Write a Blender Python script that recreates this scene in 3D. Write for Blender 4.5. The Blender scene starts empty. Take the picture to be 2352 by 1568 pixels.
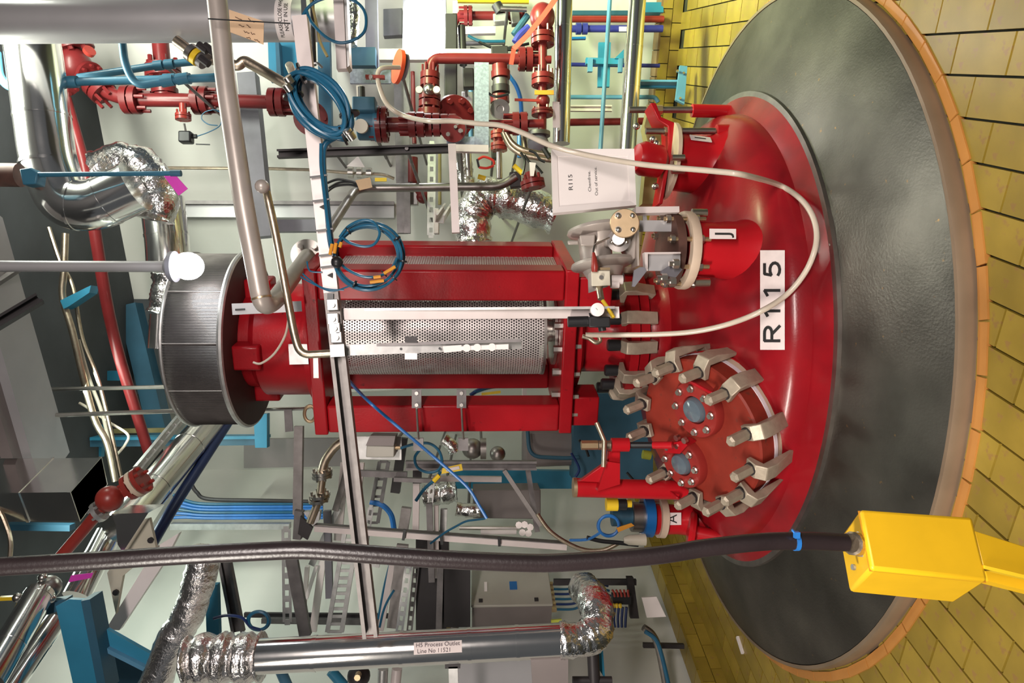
import bpy, math, random
from mathutils import Vector as V, Matrix
from math import sin, cos, radians, pi, sqrt, atan2
random.seed(7)
sc = bpy.context.scene
COL = sc.collection
# ---------------------------------------------------------------- camera (the photograph was taken with the camera turned on its side)
F, CX, CY, PITCH, EYE = 1600.0, 1176.0, 784.0, radians(3.0), 1.24
cs, sn = cos(PITCH), sin(PITCH)
cd = bpy.data.cameras.new('camera'); cam = bpy.data.objects.new('camera', cd); COL.objects.link(cam)
cd.sensor_width = 36.0; cd.lens = F / 2352 * 36.0; cd.clip_start = 0.05
cam.matrix_world = Matrix(((0, 1, 0, 0), (-sn, 0, -cs, 0), (-cs, 0, sn, EYE), (0, 0, 0, 1)))
sc.camera = cam
# ---------------------------------------------------------------- light and exposure
w = bpy.data.worlds.new('world'); sc.world = w; w.use_nodes = True
w.node_tree.nodes['Background'].inputs[0].default_value = (0.80, 0.84, 0.88, 1)
w.node_tree.nodes['Background'].inputs[1].default_value = 0.09
sc.view_settings.view_transform = 'Standard'; sc.view_settings.look = 'None'
sc.view_settings.exposure = 0.0; sc.view_settings.gamma = 1.0; sc.view_settings.use_curve_mapping = False
def area(name, loc, to, sx, sy, e, col, spread=pi):
    l = bpy.data.lights.new(name, 'AREA'); l.shape = 'RECTANGLE'; l.size = sx; l.size_y = sy; l.energy = e; l.color = col; l.spread = spread
    o = bpy.data.objects.new(name, l); COL.objects.link(o); o.location = loc
    o.rotation_euler = (V(to) - V(loc)).to_track_quat('-Z', 'Y').to_euler(); return o
def point(name, loc, e, col, r=0.05):
    l = bpy.data.lights.new(name, 'POINT'); l.energy = e; l.color = col; l.shadow_soft_size = r
    o = bpy.data.objects.new(name, l); COL.objects.link(o); o.location = loc; return o
area('key_batten', (0.7, -1.3, 2.15), (0.2, 2.8, 0.95), 1.3, 0.25, 106, (1.0, 0.90, 0.84))
area('left_batten', (-1.9, -0.1, 2.3), (-0.3, 1.4, 0.6), 1.2, 0.2, 24, (1.0, 0.92, 0.82), 1.5)
area('right_back_wash', (1.35, 2.9, 3.3), (1.4, 4.2, 1.6), 1.2, 0.25, 68, (0.95, 1.0, 0.86))  # added wash light for the right wall, no fitting stands there
area('right_low_fill', (2.0, 2.5, 2.1), (1.75, 3.7, 0.0), 0.9, 0.15, 46, (0.84, 1.0, 0.55), 1.7)  # added fill outside the view to brighten the far floor
area('left_back_wash', (-0.6, 3.5, 3.3), (-1.3, 4.4, 1.4), 1.2, 0.25, 17, (0.84, 1.0, 0.88))  # added wash light for the left wall, stands for no real fitting
# ---------------------------------------------------------------- from a pixel of the photograph at a depth to a point of the room
def P(x, y, Y):
    a = (x - CX) / F; b = (CY - y) / F
    d = V((b, cs - a * sn, -sn - a * cs)); return V((0, 0, EYE)) + d * (Y / d.y)
def PZ(x, y, z):
    a = (x - CX) / F; b = (CY - y) / F
    d = V((b, cs - a * sn, -sn - a * cs)); return V((0, 0, EYE)) + d * ((z - EYE) / d.z)
def proj(p):
    q = V(p) - V((0, 0, EYE)); f = q.y * cs - q.z * sn; d = -q.y * sn - q.z * cs
    return CX + F * d / f, CY - F * q.x / f
def rad(px, Y): return px * Y / F
ZO = dict(A=(0, 0), B=(600, 0), C=(1150, 0), D=(1752, 0), E=(0, 380), F=(600, 380), G=(1150, 380), H=(1752, 380), I=(0, 760), J=(600, 760),
          K=(1150, 760), L=(1752, 760), M=(0, 1168), N=(600, 1168), O=(1150, 1168), Q=(1752, 1168))
def pts(zone, Y, s):
    out = []
    for t in s.split():
        c = [float(k) for k in t.split(',')]; yy = c[2] if len(c) > 2 else Y
        if zone: o = ZO[zone]; out.append(P(o[0] + c[0] / 3.92, o[1] + c[1] / 3.92, yy))
        else: out.append(P(c[0], c[1], yy))
    return out
# ---------------------------------------------------------------- materials
MATS = {}
def mat(name, col, rough=0.5, metal=0.0, var=0.12, vs=6.0, bump=0.0, bs=40.0, coat=0.0, col2=None, c2=0.6, emit=0.0, stretch=None, spec=None, s2=4.3, rnd=0.0, c2w=0.08):
    m = bpy.data.materials.new(name); m.use_nodes = True; nt = m.node_tree; b = nt.nodes['Principled BSDF']
    tc = nt.nodes.new('ShaderNodeTexCoord'); mp = nt.nodes.new('ShaderNodeMapping'); nt.links.new(tc.outputs['Object'], mp.inputs[0])
    if stretch: mp.inputs['Scale'].default_value = stretch
    n = nt.nodes.new('ShaderNodeTexNoise'); n.inputs['Scale'].default_value = vs; n.inputs['Detail'].default_value = 6
    nt.links.new(mp.outputs[0], n.inputs['Vector'])
    r = nt.nodes.new('ShaderNodeValToRGB'); nt.links.new(n.outputs['Fac'], r.inputs[0])
    c = V(col[:3]); lo = c * (1 - var); hi = c * (1 + var)
    r.color_ramp.elements[0].position = 0.3; r.color_ramp.elements[1].position = 0.7
    r.color_ramp.elements[0].color = (*lo, 1); r.color_ramp.elements[1].color = (*hi, 1)
    src = r.outputs[0]
    if col2:
        n2 = nt.nodes.new('ShaderNodeTexNoise'); n2.inputs['Scale'].default_value = vs * s2; n2.inputs['Detail'].default_value = 4
        nt.links.new(mp.outputs[0], n2.inputs['Vector'])
        r2 = nt.nodes.new('ShaderNodeValToRGB'); r2.color_ramp.elements[0].position = c2; r2.color_ramp.elements[1].position = c2 + c2w
        nt.links.new(n2.outputs['Fac'], r2.inputs[0])
        mx = nt.nodes.new('ShaderNodeMix'); mx.data_type = 'RGBA'; nt.links.new(r2.outputs[0], mx.inputs[0])
        nt.links.new(src, mx.inputs[6]); mx.inputs[7].default_value = (*col2, 1); src = mx.outputs[2]
    if rnd:   # each piece a little lighter or darker than its neighbours
        oi = nt.nodes.new('ShaderNodeObjectInfo'); mr = nt.nodes.new('ShaderNodeMapRange'); mr.inputs[3].default_value = 1 - rnd; mr.inputs[4].default_value = 1 + rnd; nt.links.new(oi.outputs['Random'], mr.inputs[0])
        vm = nt.nodes.new('ShaderNodeVectorMath'); vm.operation = 'SCALE'; nt.links.new(src, vm.inputs[0]); nt.links.new(mr.outputs[0], vm.inputs['Scale']); src = vm.outputs[0]
    nt.links.new(src, b.inputs['Base Color'])
    b.inputs['Roughness'].default_value = rough; b.inputs['Metallic'].default_value = metal
    if spec is not None: b.inputs['Specular IOR Level'].default_value = spec
    if coat: b.inputs['Coat Weight'].default_value = coat; b.inputs['Coat Roughness'].default_value = 0.12
    if emit:
        b.inputs['Emission Color'].default_value = (*col[:3], 1); b.inputs['Emission Strength'].default_value = emit
    if bump:
        n3 = nt.nodes.new('ShaderNodeTexNoise'); n3.inputs['Scale'].default_value = bs; n3.inputs['Detail'].default_value = 3
        nt.links.new(mp.outputs[0], n3.inputs['Vector'])
        bp = nt.nodes.new('ShaderNodeBump'); bp.inputs['Strength'].default_value = bump; bp.inputs['Distance'].default_value = 0.01
        nt.links.new(n3.outputs['Fac'], bp.inputs['Height']); nt.links.new(bp.outputs[0], b.inputs['Normal'])
    MATS[name] = m; return m
mat('red_dome', (0.27, 0.0065, 0.012), 0.27, var=0.22, vs=2.4, bump=0.03, bs=120, coat=0.12, spec=0.25, col2=(0.07, 0.006, 0.008), c2=0.46, s2=1.15, c2w=0.3)
mat('clamp', (0.40, 0.335, 0.26), 0.45, 0.4, var=0.14, vs=30, bump=0.06, bs=90)
mat('red_worn', (0.25, 0.022, 0.018), 0.42, var=0.15, vs=9, spec=0.25)
mat('red', (0.31, 0.007, 0.012), 0.30, var=0.38, vs=2.6, bump=0.04, bs=120, coat=0.04, spec=0.16, col2=(0.13, 0.008, 0.01), c2=0.69, s2=12)
mat('red_clean', (0.42, 0.008, 0.014), 0.3, var=0.12, vs=4, coat=0.08, spec=0.25)
mat('red_matte', (0.22, 0.024, 0.014), 0.5, spec=0.25, var=0.2, vs=9, col2=(0.13, 0.03, 0.02), c2=0.64)
mat('oxide', (0.15, 0.016, 0.017), 0.36, var=0.18, vs=8, coat=0.08, spec=0.3)
mat('oxide_bright', (0.27, 0.03, 0.022), 0.35, var=0.15, vs=8)
mat('brown', (0.085, 0.035, 0.025), 0.7, var=0.3, vs=18)
mat('collar', (0.15, 0.137, 0.122), 0.43, 1.0, var=0.38, vs=4.0, bump=0.10, bs=130, col2=(0.42, 0.24, 0.10), c2=0.70, s2=11)
mat('rim_steel', (0.25, 0.18, 0.12), 0.45, 0.25, var=0.15, vs=6)
mat('steel', (0.62, 0.58, 0.54), 0.28, 1.0, var=0.12, vs=14)
mat('steel_dark', (0.33, 0.30, 0.285), 0.4, 1.0, var=0.2, vs=14)
mat('steel_warm', (0.52, 0.43, 0.33), 0.38, 1.0, var=0.18, vs=30, bump=0.08, bs=90)
mat('clad', (0.86, 0.84, 0.82), 0.15, 1.0, var=0.05, vs=9, bump=0.06, bs=9)
mat('foil', (0.87, 0.85, 0.83), 0.2, 1.0, var=0.08, vs=20, bump=0.7, bs=45)
mat('foil_soft', (0.90, 0.86, 0.84), 0.26, 1.0, var=0.06, vs=20, bump=0.5, bs=75)
mat('galv', (0.55, 0.54, 0.53), 0.45, 0.85, var=0.16, vs=26)
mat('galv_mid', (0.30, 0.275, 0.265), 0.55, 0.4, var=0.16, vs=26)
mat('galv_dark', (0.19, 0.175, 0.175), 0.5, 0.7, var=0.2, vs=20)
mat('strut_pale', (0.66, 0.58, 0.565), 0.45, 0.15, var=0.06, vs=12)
mat('grey_pipe', (0.44, 0.385, 0.35), 0.38, 0.3, var=0.1, vs=10)
mat('grey_duct', (0.40, 0.39, 0.40), 0.38, 0.25, var=0.06, vs=5)
mat('grey_paint', (0.17, 0.165, 0.19), 0.5, var=0.1, vs=12)
mat('speckle', (0.30, 0.34, 0.42), 0.5, 0.3, var=0.25, vs=90)
mat('blue', (0.03, 0.135, 0.215), 0.4, var=0.12, vs=8)
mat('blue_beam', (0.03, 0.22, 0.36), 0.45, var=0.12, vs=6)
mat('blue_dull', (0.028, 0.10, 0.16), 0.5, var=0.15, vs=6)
mat('blue_light', (0.10, 0.27, 0.42), 0.45, var=0.1, vs=10)
mat('blue_dark', (0.012, 0.03, 0.12), 0.35, var=0.15, vs=8)
mat('blue_violet', (0.04, 0.045, 0.30), 0.4, var=0.12, vs=8)
mat('blue_enamel', (0.01, 0.13, 0.40), 0.35, var=0.08, vs=8)
mat('cable_blue', (0.014, 0.10, 0.185), 0.3, var=0.1, vs=30)
mat('cable_bright', (0.02, 0.15, 0.46), 0.35, var=0.1, vs=30)
mat('cream', (0.56, 0.52, 0.42), 0.5, var=0.06, vs=10)
mat('hose', (0.58, 0.50, 0.41), 0.32, var=0.06, vs=20, coat=0.2)
mat('pvc_yellow', (0.80, 0.47, 0.012), 0.42, var=0.05, vs=14)
mat('yellow', (0.78, 0.52, 0.02), 0.45, var=0.06, vs=14)
mat('lime', (0.42, 0.45, 0.05), 0.5, var=0.1)
mat('orange', (0.62, 0.07, 0.02), 0.45, var=0.05)
mat('orange_tag', (0.60, 0.25, 0.02), 0.5, var=0.05)
mat('ribbon_red', (0.85, 0.05, 0.03), 0.5, var=0.05)
mat('magenta', (0.62, 0.04, 0.42), 0.6, var=0.06)
mat('rubber', (0.022, 0.015, 0.016), 0.32, var=0.2, vs=10, bump=0.05, bs=200)
mat('black', (0.013, 0.013, 0.015), 0.4, var=0.1)
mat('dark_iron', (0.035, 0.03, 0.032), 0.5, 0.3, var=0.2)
mat('mesh_dark', (0.085, 0.08, 0.085), 0.5, 0.4, var=0.1)
mat('under_dark', (0.06, 0.042, 0.04), 0.6, var=0.2, vs=10)
mat('white', (0.84, 0.77, 0.755), 0.45, var=0.03)
mat('paper', (0.70, 0.61, 0.60), 0.7, var=0.05, vs=30)
mat('paper_tan', (0.62, 0.42, 0.26), 0.7, var=0.06, vs=20)
mat('ink', (0.012, 0.011, 0.012), 0.6, var=0.0)
mat('ink_faded', (0.10, 0.075, 0.085), 0.6, var=0.1)
mat('gasket', (0.60, 0.47, 0.36), 0.6, var=0.1, vs=12)
mat('gasket_white', (0.72, 0.66, 0.72), 0.5, var=0.04)
mat('brass', (0.60, 0.44, 0.27), 0.36, 0.9, var=0.12, vs=20)
mat('glass_sight', (0.10, 0.13, 0.16), 0.12, 0.0, var=0.1, vs=20, coat=0.8)
mat('box_grey', (0.43, 0.41, 0.36), 0.5, 0.1, var=0.05, vs=6)
mat('box_dark', (0.20, 0.17, 0.165), 0.5, 0.1, var=0.08, vs=6)
mat('olive', (0.25, 0.20, 0.08), 0.6, var=0.2, vs=12)
mat('ceiling', (0.05, 0.055, 0.06), 0.8, var=0.3, vs=2)
mat('grout', (0.035, 0.035, 0.022), 0.9, var=0.3, vs=20)
mat('tile', (0.29, 0.198, 0.028), 0.36, rnd=0.16, var=0.14, vs=9, col2=(0.28, 0.16, 0.045), c2=0.62)
mat('tile_orange', (0.50, 0.215, 0.05), 0.4, var=0.1, vs=9)
mat('tile_brown', (0.22, 0.13, 0.06), 0.5, var=0.15, vs=12)
mat('lamp', (1.0, 0.99, 0.97), 0.4, emit=14.0)
mat('lamp_soft', (0.9, 1.0, 0.98), 0.4, emit=5.0)
# wall cladding with fine upright ribs
def wallmat():
    m = mat('wall', (0.62, 0.615, 0.57), 0.55, var=0.05, vs=2.0); nt = m.node_tree; b = nt.nodes['Principled BSDF']
    tc = nt.nodes.new('ShaderNodeTexCoord'); wv = nt.nodes.new('ShaderNodeTexWave'); wv.bands_direction = 'X'; wv.wave_profile = 'SAW'
    wv.inputs['Scale'].default_value = 9.0; nt.links.new(tc.outputs['Object'], wv.inputs[0])
    bp = nt.nodes.new('ShaderNodeBump'); bp.inputs['Strength'].default_value = 0.25; bp.inputs['Distance'].default_value = 0.006
    nt.links.new(wv.outputs['Fac'], bp.inputs['Height']); nt.links.new(bp.outputs[0], b.inputs['Normal'])
wallmat()
# perforated sheet: round holes through a sheet wrapped round the vertical axis of its object
def perfmat(name, pitch, R, flat=False):
    m = mat(name, (0.58, 0.53, 0.52), 0.4, 0.6, var=0.08, vs=10); nt = m.node_tree; b = nt.nodes['Principled BSDF']; L = nt.links.new
    def M(op, a, c=None, c2=None):
        n = nt.nodes.new('ShaderNodeMath'); n.operation = op
        for k, q in enumerate((a, c, c2)):
            if q is None: continue
            if isinstance(q, (int, float)): n.inputs[k].default_value = q
            else: L(q, n.inputs[k])
        return n.outputs[0]
    tc = nt.nodes.new('ShaderNodeTexCoord'); sx = nt.nodes.new('ShaderNodeSeparateXYZ'); L(tc.outputs['Object'], sx.inputs[0])
    u = M('MULTIPLY', sx.outputs[0], 1 / pitch) if flat else M('MULTIPLY', M('ARCTAN2', sx.outputs[1], sx.outputs[0]), R / pitch)
    v = M('MULTIPLY', sx.outputs[2], 1 / (pitch * 0.866))
    row = M('FLOOR', v); off = M('MULTIPLY', M('MODULO', row, 2.0), 0.5)
    fu = M('SUBTRACT', M('FRACT', M('ADD', u, off)), 0.5); fv = M('MULTIPLY', M('SUBTRACT', M('FRACT', v), 0.5), 0.866)
    d = M('SQRT', M('ADD', M('MULTIPLY', fu, fu), M('MULTIPLY', fv, fv)))
    L(M('GREATER_THAN', d, 0.30), b.inputs['Alpha'])
perfmat('perf', 0.0115, 0.19); perfmat('perf_flat', 0.0115, 1, True)
# ---------------------------------------------------------------- mesh building
OFF = {}
def basis(d, up=None):
    d = V(d).normalized(); up = V(up) if up is not None else (V((0, 0, 1)) if abs(d.z) < 0.9 else V((0, 1, 0)))
    a = up.cross(d)
    if a.length < 1e-6: a = V((1, 0, 0)).cross(d)
    a.normalize(); return a, d.cross(a).normalized(), d
class MB:
    def __init__(s): s.v = []; s.f = []
    def add(s, vs, fs):
        n = len(s.v); s.v += [V(q) for q in vs]; s.f += [[i + n for i in f] for f in fs]; return s
    def hexa(s, q):   # q: four corners of one face, then the four behind them
        return s.add(q, [(3, 2, 1, 0), (4, 5, 6, 7), (0, 1, 5, 4), (1, 2, 6, 5), (2, 3, 7, 6), (3, 0, 4, 7)])
    def box(s, c, sz, ax=None):
        ax = ax or (V((1, 0, 0)), V((0, 1, 0)), V((0, 0, 1))); c = V(c); x, y, z = [V(ax[k]).normalized() * sz[k] / 2 for k in range(3)]
        return s.hexa([c - x - y - z, c + x - y - z, c + x + y - z, c - x + y - z, c - x - y + z, c + x - y + z, c + x + y + z, c - x + y + z])
    def prism(s, poly, d):   # polygon of 3-D points pushed along d
        n = len(poly); d = V(d); vs = [V(p) for p in poly] + [V(p) + d for p in poly]
        return s.add(vs, [list(range(n))[::-1], list(range(n, 2 * n))] + [(i, (i + 1) % n, n + (i + 1) % n, n + i) for i in range(n)])
    def extrude(s, p0, p1, sec, up=None):   # section of 2-D points carried from p0 to p1
        a, b, d = basis(V(p1) - V(p0), up); return s.prism([V(p0) + a * u + b * v for u, v in sec], V(p1) - V(p0))
    def beam(s, p0, p1, wd, h, up=None): return s.extrude(p0, p1, [(-wd / 2, -h / 2), (wd / 2, -h / 2), (wd / 2, h / 2), (-wd / 2, h / 2)], up)
    def tube(s, ps, r, n=10, closed=False, caps=True):
        ps = [V(p) for p in ps]; m = len(ps); rr = r if isinstance(r, (list, tuple)) else [r] * m; vs = []; a = None
        for i in range(m):
            t = (ps[(i + 1) % m] - ps[i - 1]) if closed else (ps[min(i + 1, m - 1)] - ps[max(i - 1, 0)])
            if t.length < 1e-9: t = V((0, 0, 1))
            t.normalize()
            if a is None: a = basis(t)[0]
            a = a - t * a.dot(t)
            if a.length < 1e-6: a = basis(t)[0]
            a.normalize(); b = t.cross(a)
            vs += [ps[i] + (a * cos(2 * pi * k / n) + b * sin(2 * pi * k / n)) * rr[i] for k in range(n)]
        fs = []
        for i in range(m if closed else m - 1):
            j = (i + 1) % m
            fs += [(i * n + k, i * n + (k + 1) % n, j * n + (k + 1) % n, j * n + k) for k in range(n)]
        if caps and not closed: fs += [list(range(n))[::-1], [(m - 1) * n + k for k in range(n)]]
        return s.add(vs, fs)
    def lathe(s, o, d, prof, n=24, ref=None, a0=0.0, a1=2 * pi, close=False):   # prof: (radius, height along d)
        a, b, d = basis(d, ref); o = V(o); full = abs(a1 - a0 - 2 * pi) < 1e-6; m = n if full else n + 1; vs = []; fs = []
        for r, h in prof:
            vs += [o + d * h + (a * cos(a0 + (a1 - a0) * k / n) + b * sin(a0 + (a1 - a0) * k / n)) * max(r, 1e-5) for k in range(m)]
        L = len(prof)
        for i in range(L if close else L - 1):
            j = (i + 1) % L
            fs += [(i * m + k, i * m + (k + 1) % m, j * m + (k + 1) % m, j * m + k) for k in range(m if full else m - 1)]
        if full and not close:
            if prof[0][0] > 1e-4: fs.append(list(range(m))[::-1])
            if prof[-1][0] > 1e-4: fs.append([(L - 1) * m + k for k in range(m)])
        elif not full and close:
            fs.append([i * m for i in range(L)]); fs.append([i * m + m - 1 for i in range(L)][::-1])
        return s.add(vs, fs)
    def disc(s, c, d, r, t, n=24): return s.lathe(V(c) - V(d).normalized() * t / 2, d, [(r, 0), (r, t)], n)
    def ball(s, c, r, n=12, d=(0, 0, 1), sq=1.0):
        k = max(4, n // 2); return s.lathe(c, d, [(r * sin(pi * i / k), -r * sq * cos(pi * i / k)) for i in range(k + 1)], n)
    def text(s, body, o, rt, up, size, fn=None, th=0.0, align='CENTER', wid=None):
        cu = bpy.data.curves.new('writing', 'FONT'); cu.body = body; cu.size = 1.0; cu.align_x = align; cu.align_y = 'CENTER'; cu.resolution_u = 3
        ob = bpy.data.objects.new('writing', cu); COL.objects.link(ob); dg = bpy.context.evaluated_depsgraph_get(); dg.update()
        me = ob.evaluated_get(dg).to_mesh(); vs = [tuple(q.co[:2]) for q in me.vertices]; fs = [list(p.vertices) for p in me.polygons]
        ob.evaluated_get(dg).to_mesh_clear(); bpy.data.objects.remove(ob); bpy.data.curves.remove(cu)
        sx = size
        if wid: x = [q[0] for q in vs]; sx = wid / max(1e-6, max(x) - min(x))
        if fn: return s.add([fn(u * sx, v * size) for u, v in vs], fs)
        rt, up = V(rt).normalized(), V(up).normalized(); return s.add([V(o) + rt * u * sx + up * v * size for u, v in vs], fs)
    def build(s, name, m, parent=None, sharp=38, bevel=0.0, label=None):
        me = bpy.data.meshes.new(name); off = OFF[parent] if parent else None
        if off is None:
            xs = [q.x for q in s.v]; ys = [q.y for q in s.v]; zs = [q.z for q in s.v]
            off = V(((min(xs) + max(xs)) / 2, (min(ys) + max(ys)) / 2, min(zs)))
        me.from_pydata([q - off for q in s.v], [], s.f); me.update()
        me.polygons.foreach_set('use_smooth', [True] * len(me.polygons)); me.set_sharp_from_angle(angle=radians(sharp))
        me.materials.append(MATS[m] if isinstance(m, str) else m)
        o = bpy.data.objects.new(name, me); COL.objects.link(o)
        if parent: o.parent = parent
        else: o.location = off
        OFF[o] = off
        if label: o['label'] = label
        if bevel:
            b = o.modifiers.new('edge', 'BEVEL'); b.width = bevel; b.segments = 2; b.limit_method = 'ANGLE'; b.angle_limit = radians(40)
        return o
def tag(o, label, cat, group=None, kind=None):
    if label: o['label'] = label
    if cat: o['category'] = cat
    if group: o['group'] = group
    if kind: o['kind'] = kind
    return o
def thing(name, label, cat, loc, group=None):
    o = bpy.data.objects.new(name, None); o.empty_display_size = 0.05; COL.objects.link(o); o.location = loc; OFF[o] = V(loc)
    return tag(o, label, cat, group)
def struct(o): o['kind'] = 'structure'; return o
def fillet(ps, R, n=6):
    ps = [V(p) for p in ps]; out = [ps[0]]
    for i in range(1, len(ps) - 1):
        p = ps[i]; u = ps[i - 1] - p; v = ps[i + 1] - p; t = min(R, u.length * 0.48, v.length * 0.48); u.normalize(); v.normalize()
        for k in range(n + 1):
            q = k / n; out.append((p + u * t) * (1 - q) ** 2 + p * 2 * q * (1 - q) + (p + v * t) * q * q)
    return out + [ps[-1]]
def smooth(ps, n=8):   # Catmull-Rom through the points
    ps = [V(p) for p in ps]; out = []
    for i in range(len(ps) - 1):
        p0 = ps[max(i - 1, 0)]; p1 = ps[i]; p2 = ps[i + 1]; p3 = ps[min(i + 2, len(ps) - 1)]
        for k in range(n):
            t = k / n; out.append(0.5 * (2 * p1 + (p2 - p0) * t + (2 * p0 - 5 * p1 + 4 * p2 - p3) * t * t + (3 * p1 - p0 - 3 * p2 + p3) * t ** 3))
    return out + [ps[-1]]
def single(name, label, cat, mb, m, group=None, **k):
    return tag(mb.build(name, m, **k), label, cat, group)
def flange(mb, c, d, r, t, n=24, bolts=0, br=None, bl=None):
    d = V(d).normalized(); mb.disc(c, d, r, t, n); a, b, _ = basis(d)
    for k in range(bolts):
        q = 2 * pi * (k + 0.5) / bolts; p = V(c) + (a * cos(q) + b * sin(q)) * r * 0.78
        mb.disc(p, d, br or r * 0.13, bl or t * 2.6, 6)
    return mb
def pipe_run(name, label, cat, ps, r, m, R=None, fl=(), fm=None, group=None, n=14, part='pipe', fb=4):
    """a pipe with its flanges: fl holds (segment, fraction) or (segment, fraction, radius, thickness)"""
    if not fl: return single(name, label, cat, MB().tube(fillet(ps, R or r * 2.5), r, n), m, group)
    t = thing(name, label, cat, ps[0], group); MB().tube(fillet(ps, R or r * 2.5), r, n).build(part, m, t)
    for f in fl:
        i, q = f[0], f[1]; a, b = ps[i], ps[i + 1]; fr = f[2] if len(f) > 2 else r * 1.95; th = f[3] if len(f) > 3 else r * 0.4
        d = (b - a).normalized(); c = a.lerp(b, q)
        for sgn in (-1, 1):
            flange(MB(), c + d * sgn * th * 0.62, d, fr, th, 20, fb if sgn < 0 else 0, bl=th * 3.8).build('flange', fm or m, t)
    return t
CH = lambda wd, h, th: [(-wd / 2, -h / 2), (wd / 2, -h / 2), (wd / 2, h / 2), (wd / 4, h / 2), (wd / 4, h / 2 - th), (wd / 2 - th, h / 2 - th), (wd / 2 - th, -h / 2 + th),
                        (-wd / 2 + th, -h / 2 + th), (-wd / 2 + th, h / 2 - th), (-wd / 4, h / 2 - th), (-wd / 4, h / 2), (-wd / 2, h / 2)]
def strut(name, label, p0, p1, wd=0.041, h=0.03, m='galv', up=None, open_=True, cat='strut', group=None):
    """slotted channel; its open side faces the direction up"""
    up = V(up) if up is not None else V((0, -1, 0)); a, b, d = basis(V(p1) - V(p0), up)
    mb = MB(); mb.prism([V(p0) + a * u + b * v for u, v in (CH(wd, h, 0.003) if open_ else [(-wd / 2, -h / 2), (wd / 2, -h / 2), (wd / 2, h / 2), (-wd / 2, h / 2)])], V(p1) - V(p0))
    return single(name, label, cat, mb, m, group)
def perf_strip(name, label, p0, p1, wd, m='galv', pitch=0.05, cat='strip', group=None, up=None, slot=0.45):
    """flat strip with a row of real slots between two edges"""
    a, b, d = basis(V(p1) - V(p0), V(up) if up is not None else V((0, -1, 0))); L = (V(p1) - V(p0)).length; mb = MB(); p0 = V(p0); th = 0.004
    for sg in (-1, 1): mb.beam(p0 + a * sg * wd * 0.36, p0 + a * sg * wd * 0.36 + d * L, wd * 0.28, th, b)
    k = max(1, int(L / pitch))
    for i in range(k + 1):
        c = p0 + d * (L * i / k); mb.beam(c - a * wd * 0.3, c + a * wd * 0.3, pitch * (1 - slot), th * 0.9, b)
    return single(name, label, cat, mb, m, group)
def ladder(name, label, a0, a1, b0, b1, rung, m='galv', cat='cable ladder', t=0.006, wd=0.02):
    r = thing(name, label, cat, a0); MB().beam(a0, a1, wd, t * 3, (0, -1, 0)).build('side_rail', m, r); MB().beam(b0, b1, wd, t * 3, (0, -1, 0)).build('side_rail', m, r)
    n = max(2, int((a1 - a0).length / rung))
    for i in range(n + 1): MB().beam(a0.lerp(a1, i / n), b0.lerp(b1, i / n), 0.014, t, (0, -1, 0)).build('rung', m, r)
    return r
# ================================================================ the room: floor, two walls meeting behind the reactor, ceiling
YAW = radians(22); EX = V((cos(YAW), -sin(YAW), 0)); EY = V((sin(YAW), cos(YAW), 0)); UP = V((0, 0, 1))
WR = V((1.7, 4.22, 0)); WL = V((-1.45, 3.92, 0))      # a point at the foot of each tiled kerb
_s = (WL - WR).dot(EX); CORNER = WR + EX * _s          # kerb corner
AX = V((0.05, 3.0, 0))
floor = struct(MB().box(V((0, 2.6, -0.06)), (7, 7, 0.106)).build('floor', 'grout')); floor['label'] = 'yellow quarry tile floor around the reactor pit'
def room_xy(p): q = V(p) - CORNER; return q.dot(EX), q.dot(EY)
tw, tl, jt = 0.100, 0.205, 0.006
tme = MB().box(V((0, 0, 0)), (tw - jt, tl - jt, 0.012)).build('tile', 'tile').data
_t = [o for o in COL.objects if o.name == 'tile'][0]; bpy.data.objects.remove(_t)
cand = []
for i in range(-20, 45):
    for j in range(-35, 10):
        lx = (i + 0.5) * tw; ly = (j + 0.5 + (0.5 if i % 2 else 0)) * tl
        p = CORNER + EX * lx + EY * ly
        if lx < -0.02 or ly > -0.02 - tl * 0.4 or p.y < 1.2: continue
        if (p - AX).length < 1.30 or p.y < 0.9: continue
        x, y = proj(p)
        if -90 < y < 1660 and x < 2480: cand.append(((p - V((0, 0, EYE))).length, p))
cand.sort(key=lambda q: q[0])
rest = MB()
for k, (dd, p) in enumerate(cand):
    if k < 300:
        o = bpy.data.objects.new('tile', tme); COL.objects.link(o); o.parent = floor
        o.location = p - OFF[floor] + V((0, 0, -0.006 + random.uniform(-0.0008, 0.0008))); o.rotation_euler = (random.uniform(-.004, .004), random.uniform(-.004, .004), -YAW)
    else: rest.box(p + V((0, 0, -0.006)), (tw - jt, tl - jt, 0.012), (EX, EY, UP))
if rest.v: rest.build('tile_field', 'tile', floor)['kind'] = 'stuff'
# tiled kerbs (two courses of yellow tile under a brown coping) along both walls
def kerb(name, label, p0, d, nrm, L):
    root = thing(name, label, None, p0); root['kind'] = 'structure'
    MB().hexa([p0 + nrm * a + UP * z + d * q for z in (0, 0.125) for q, a in ((0, 0.012), (L, 0.012), (L, 0.14), (0, 0.14))]).build('kerb_core', 'grout', root)
    n = int(L / 0.152)
    for k in range(n):
        for row in range(3):
            c = p0 + d * ((k + 0.5 + (0.5 if row == 1 else 0)) * 0.152)
            if row < 2: MB().box(c + UP * (0.031 + row * 0.062) + nrm * (0.004), (0.147, 0.014, 0.058), (d, nrm, UP)).build('tile', 'tile', root)
            else: MB().box(c + UP * 0.128 + nrm * 0.065, (0.147, 0.13, 0.012), (d, nrm, UP)).build('tile', 'tile_brown' if name == 'trim_1' else 'tile', root)
    return root
kerb('trim_1', 'yellow and brown tiled kerb near the top of the picture', CORNER, EX, EY, 3.6)
kerb('trim_2', 'yellow and brown tiled kerb near the bottom of the picture', CORNER, -EY, -EX, 3.0)
H = 3.6
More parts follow.
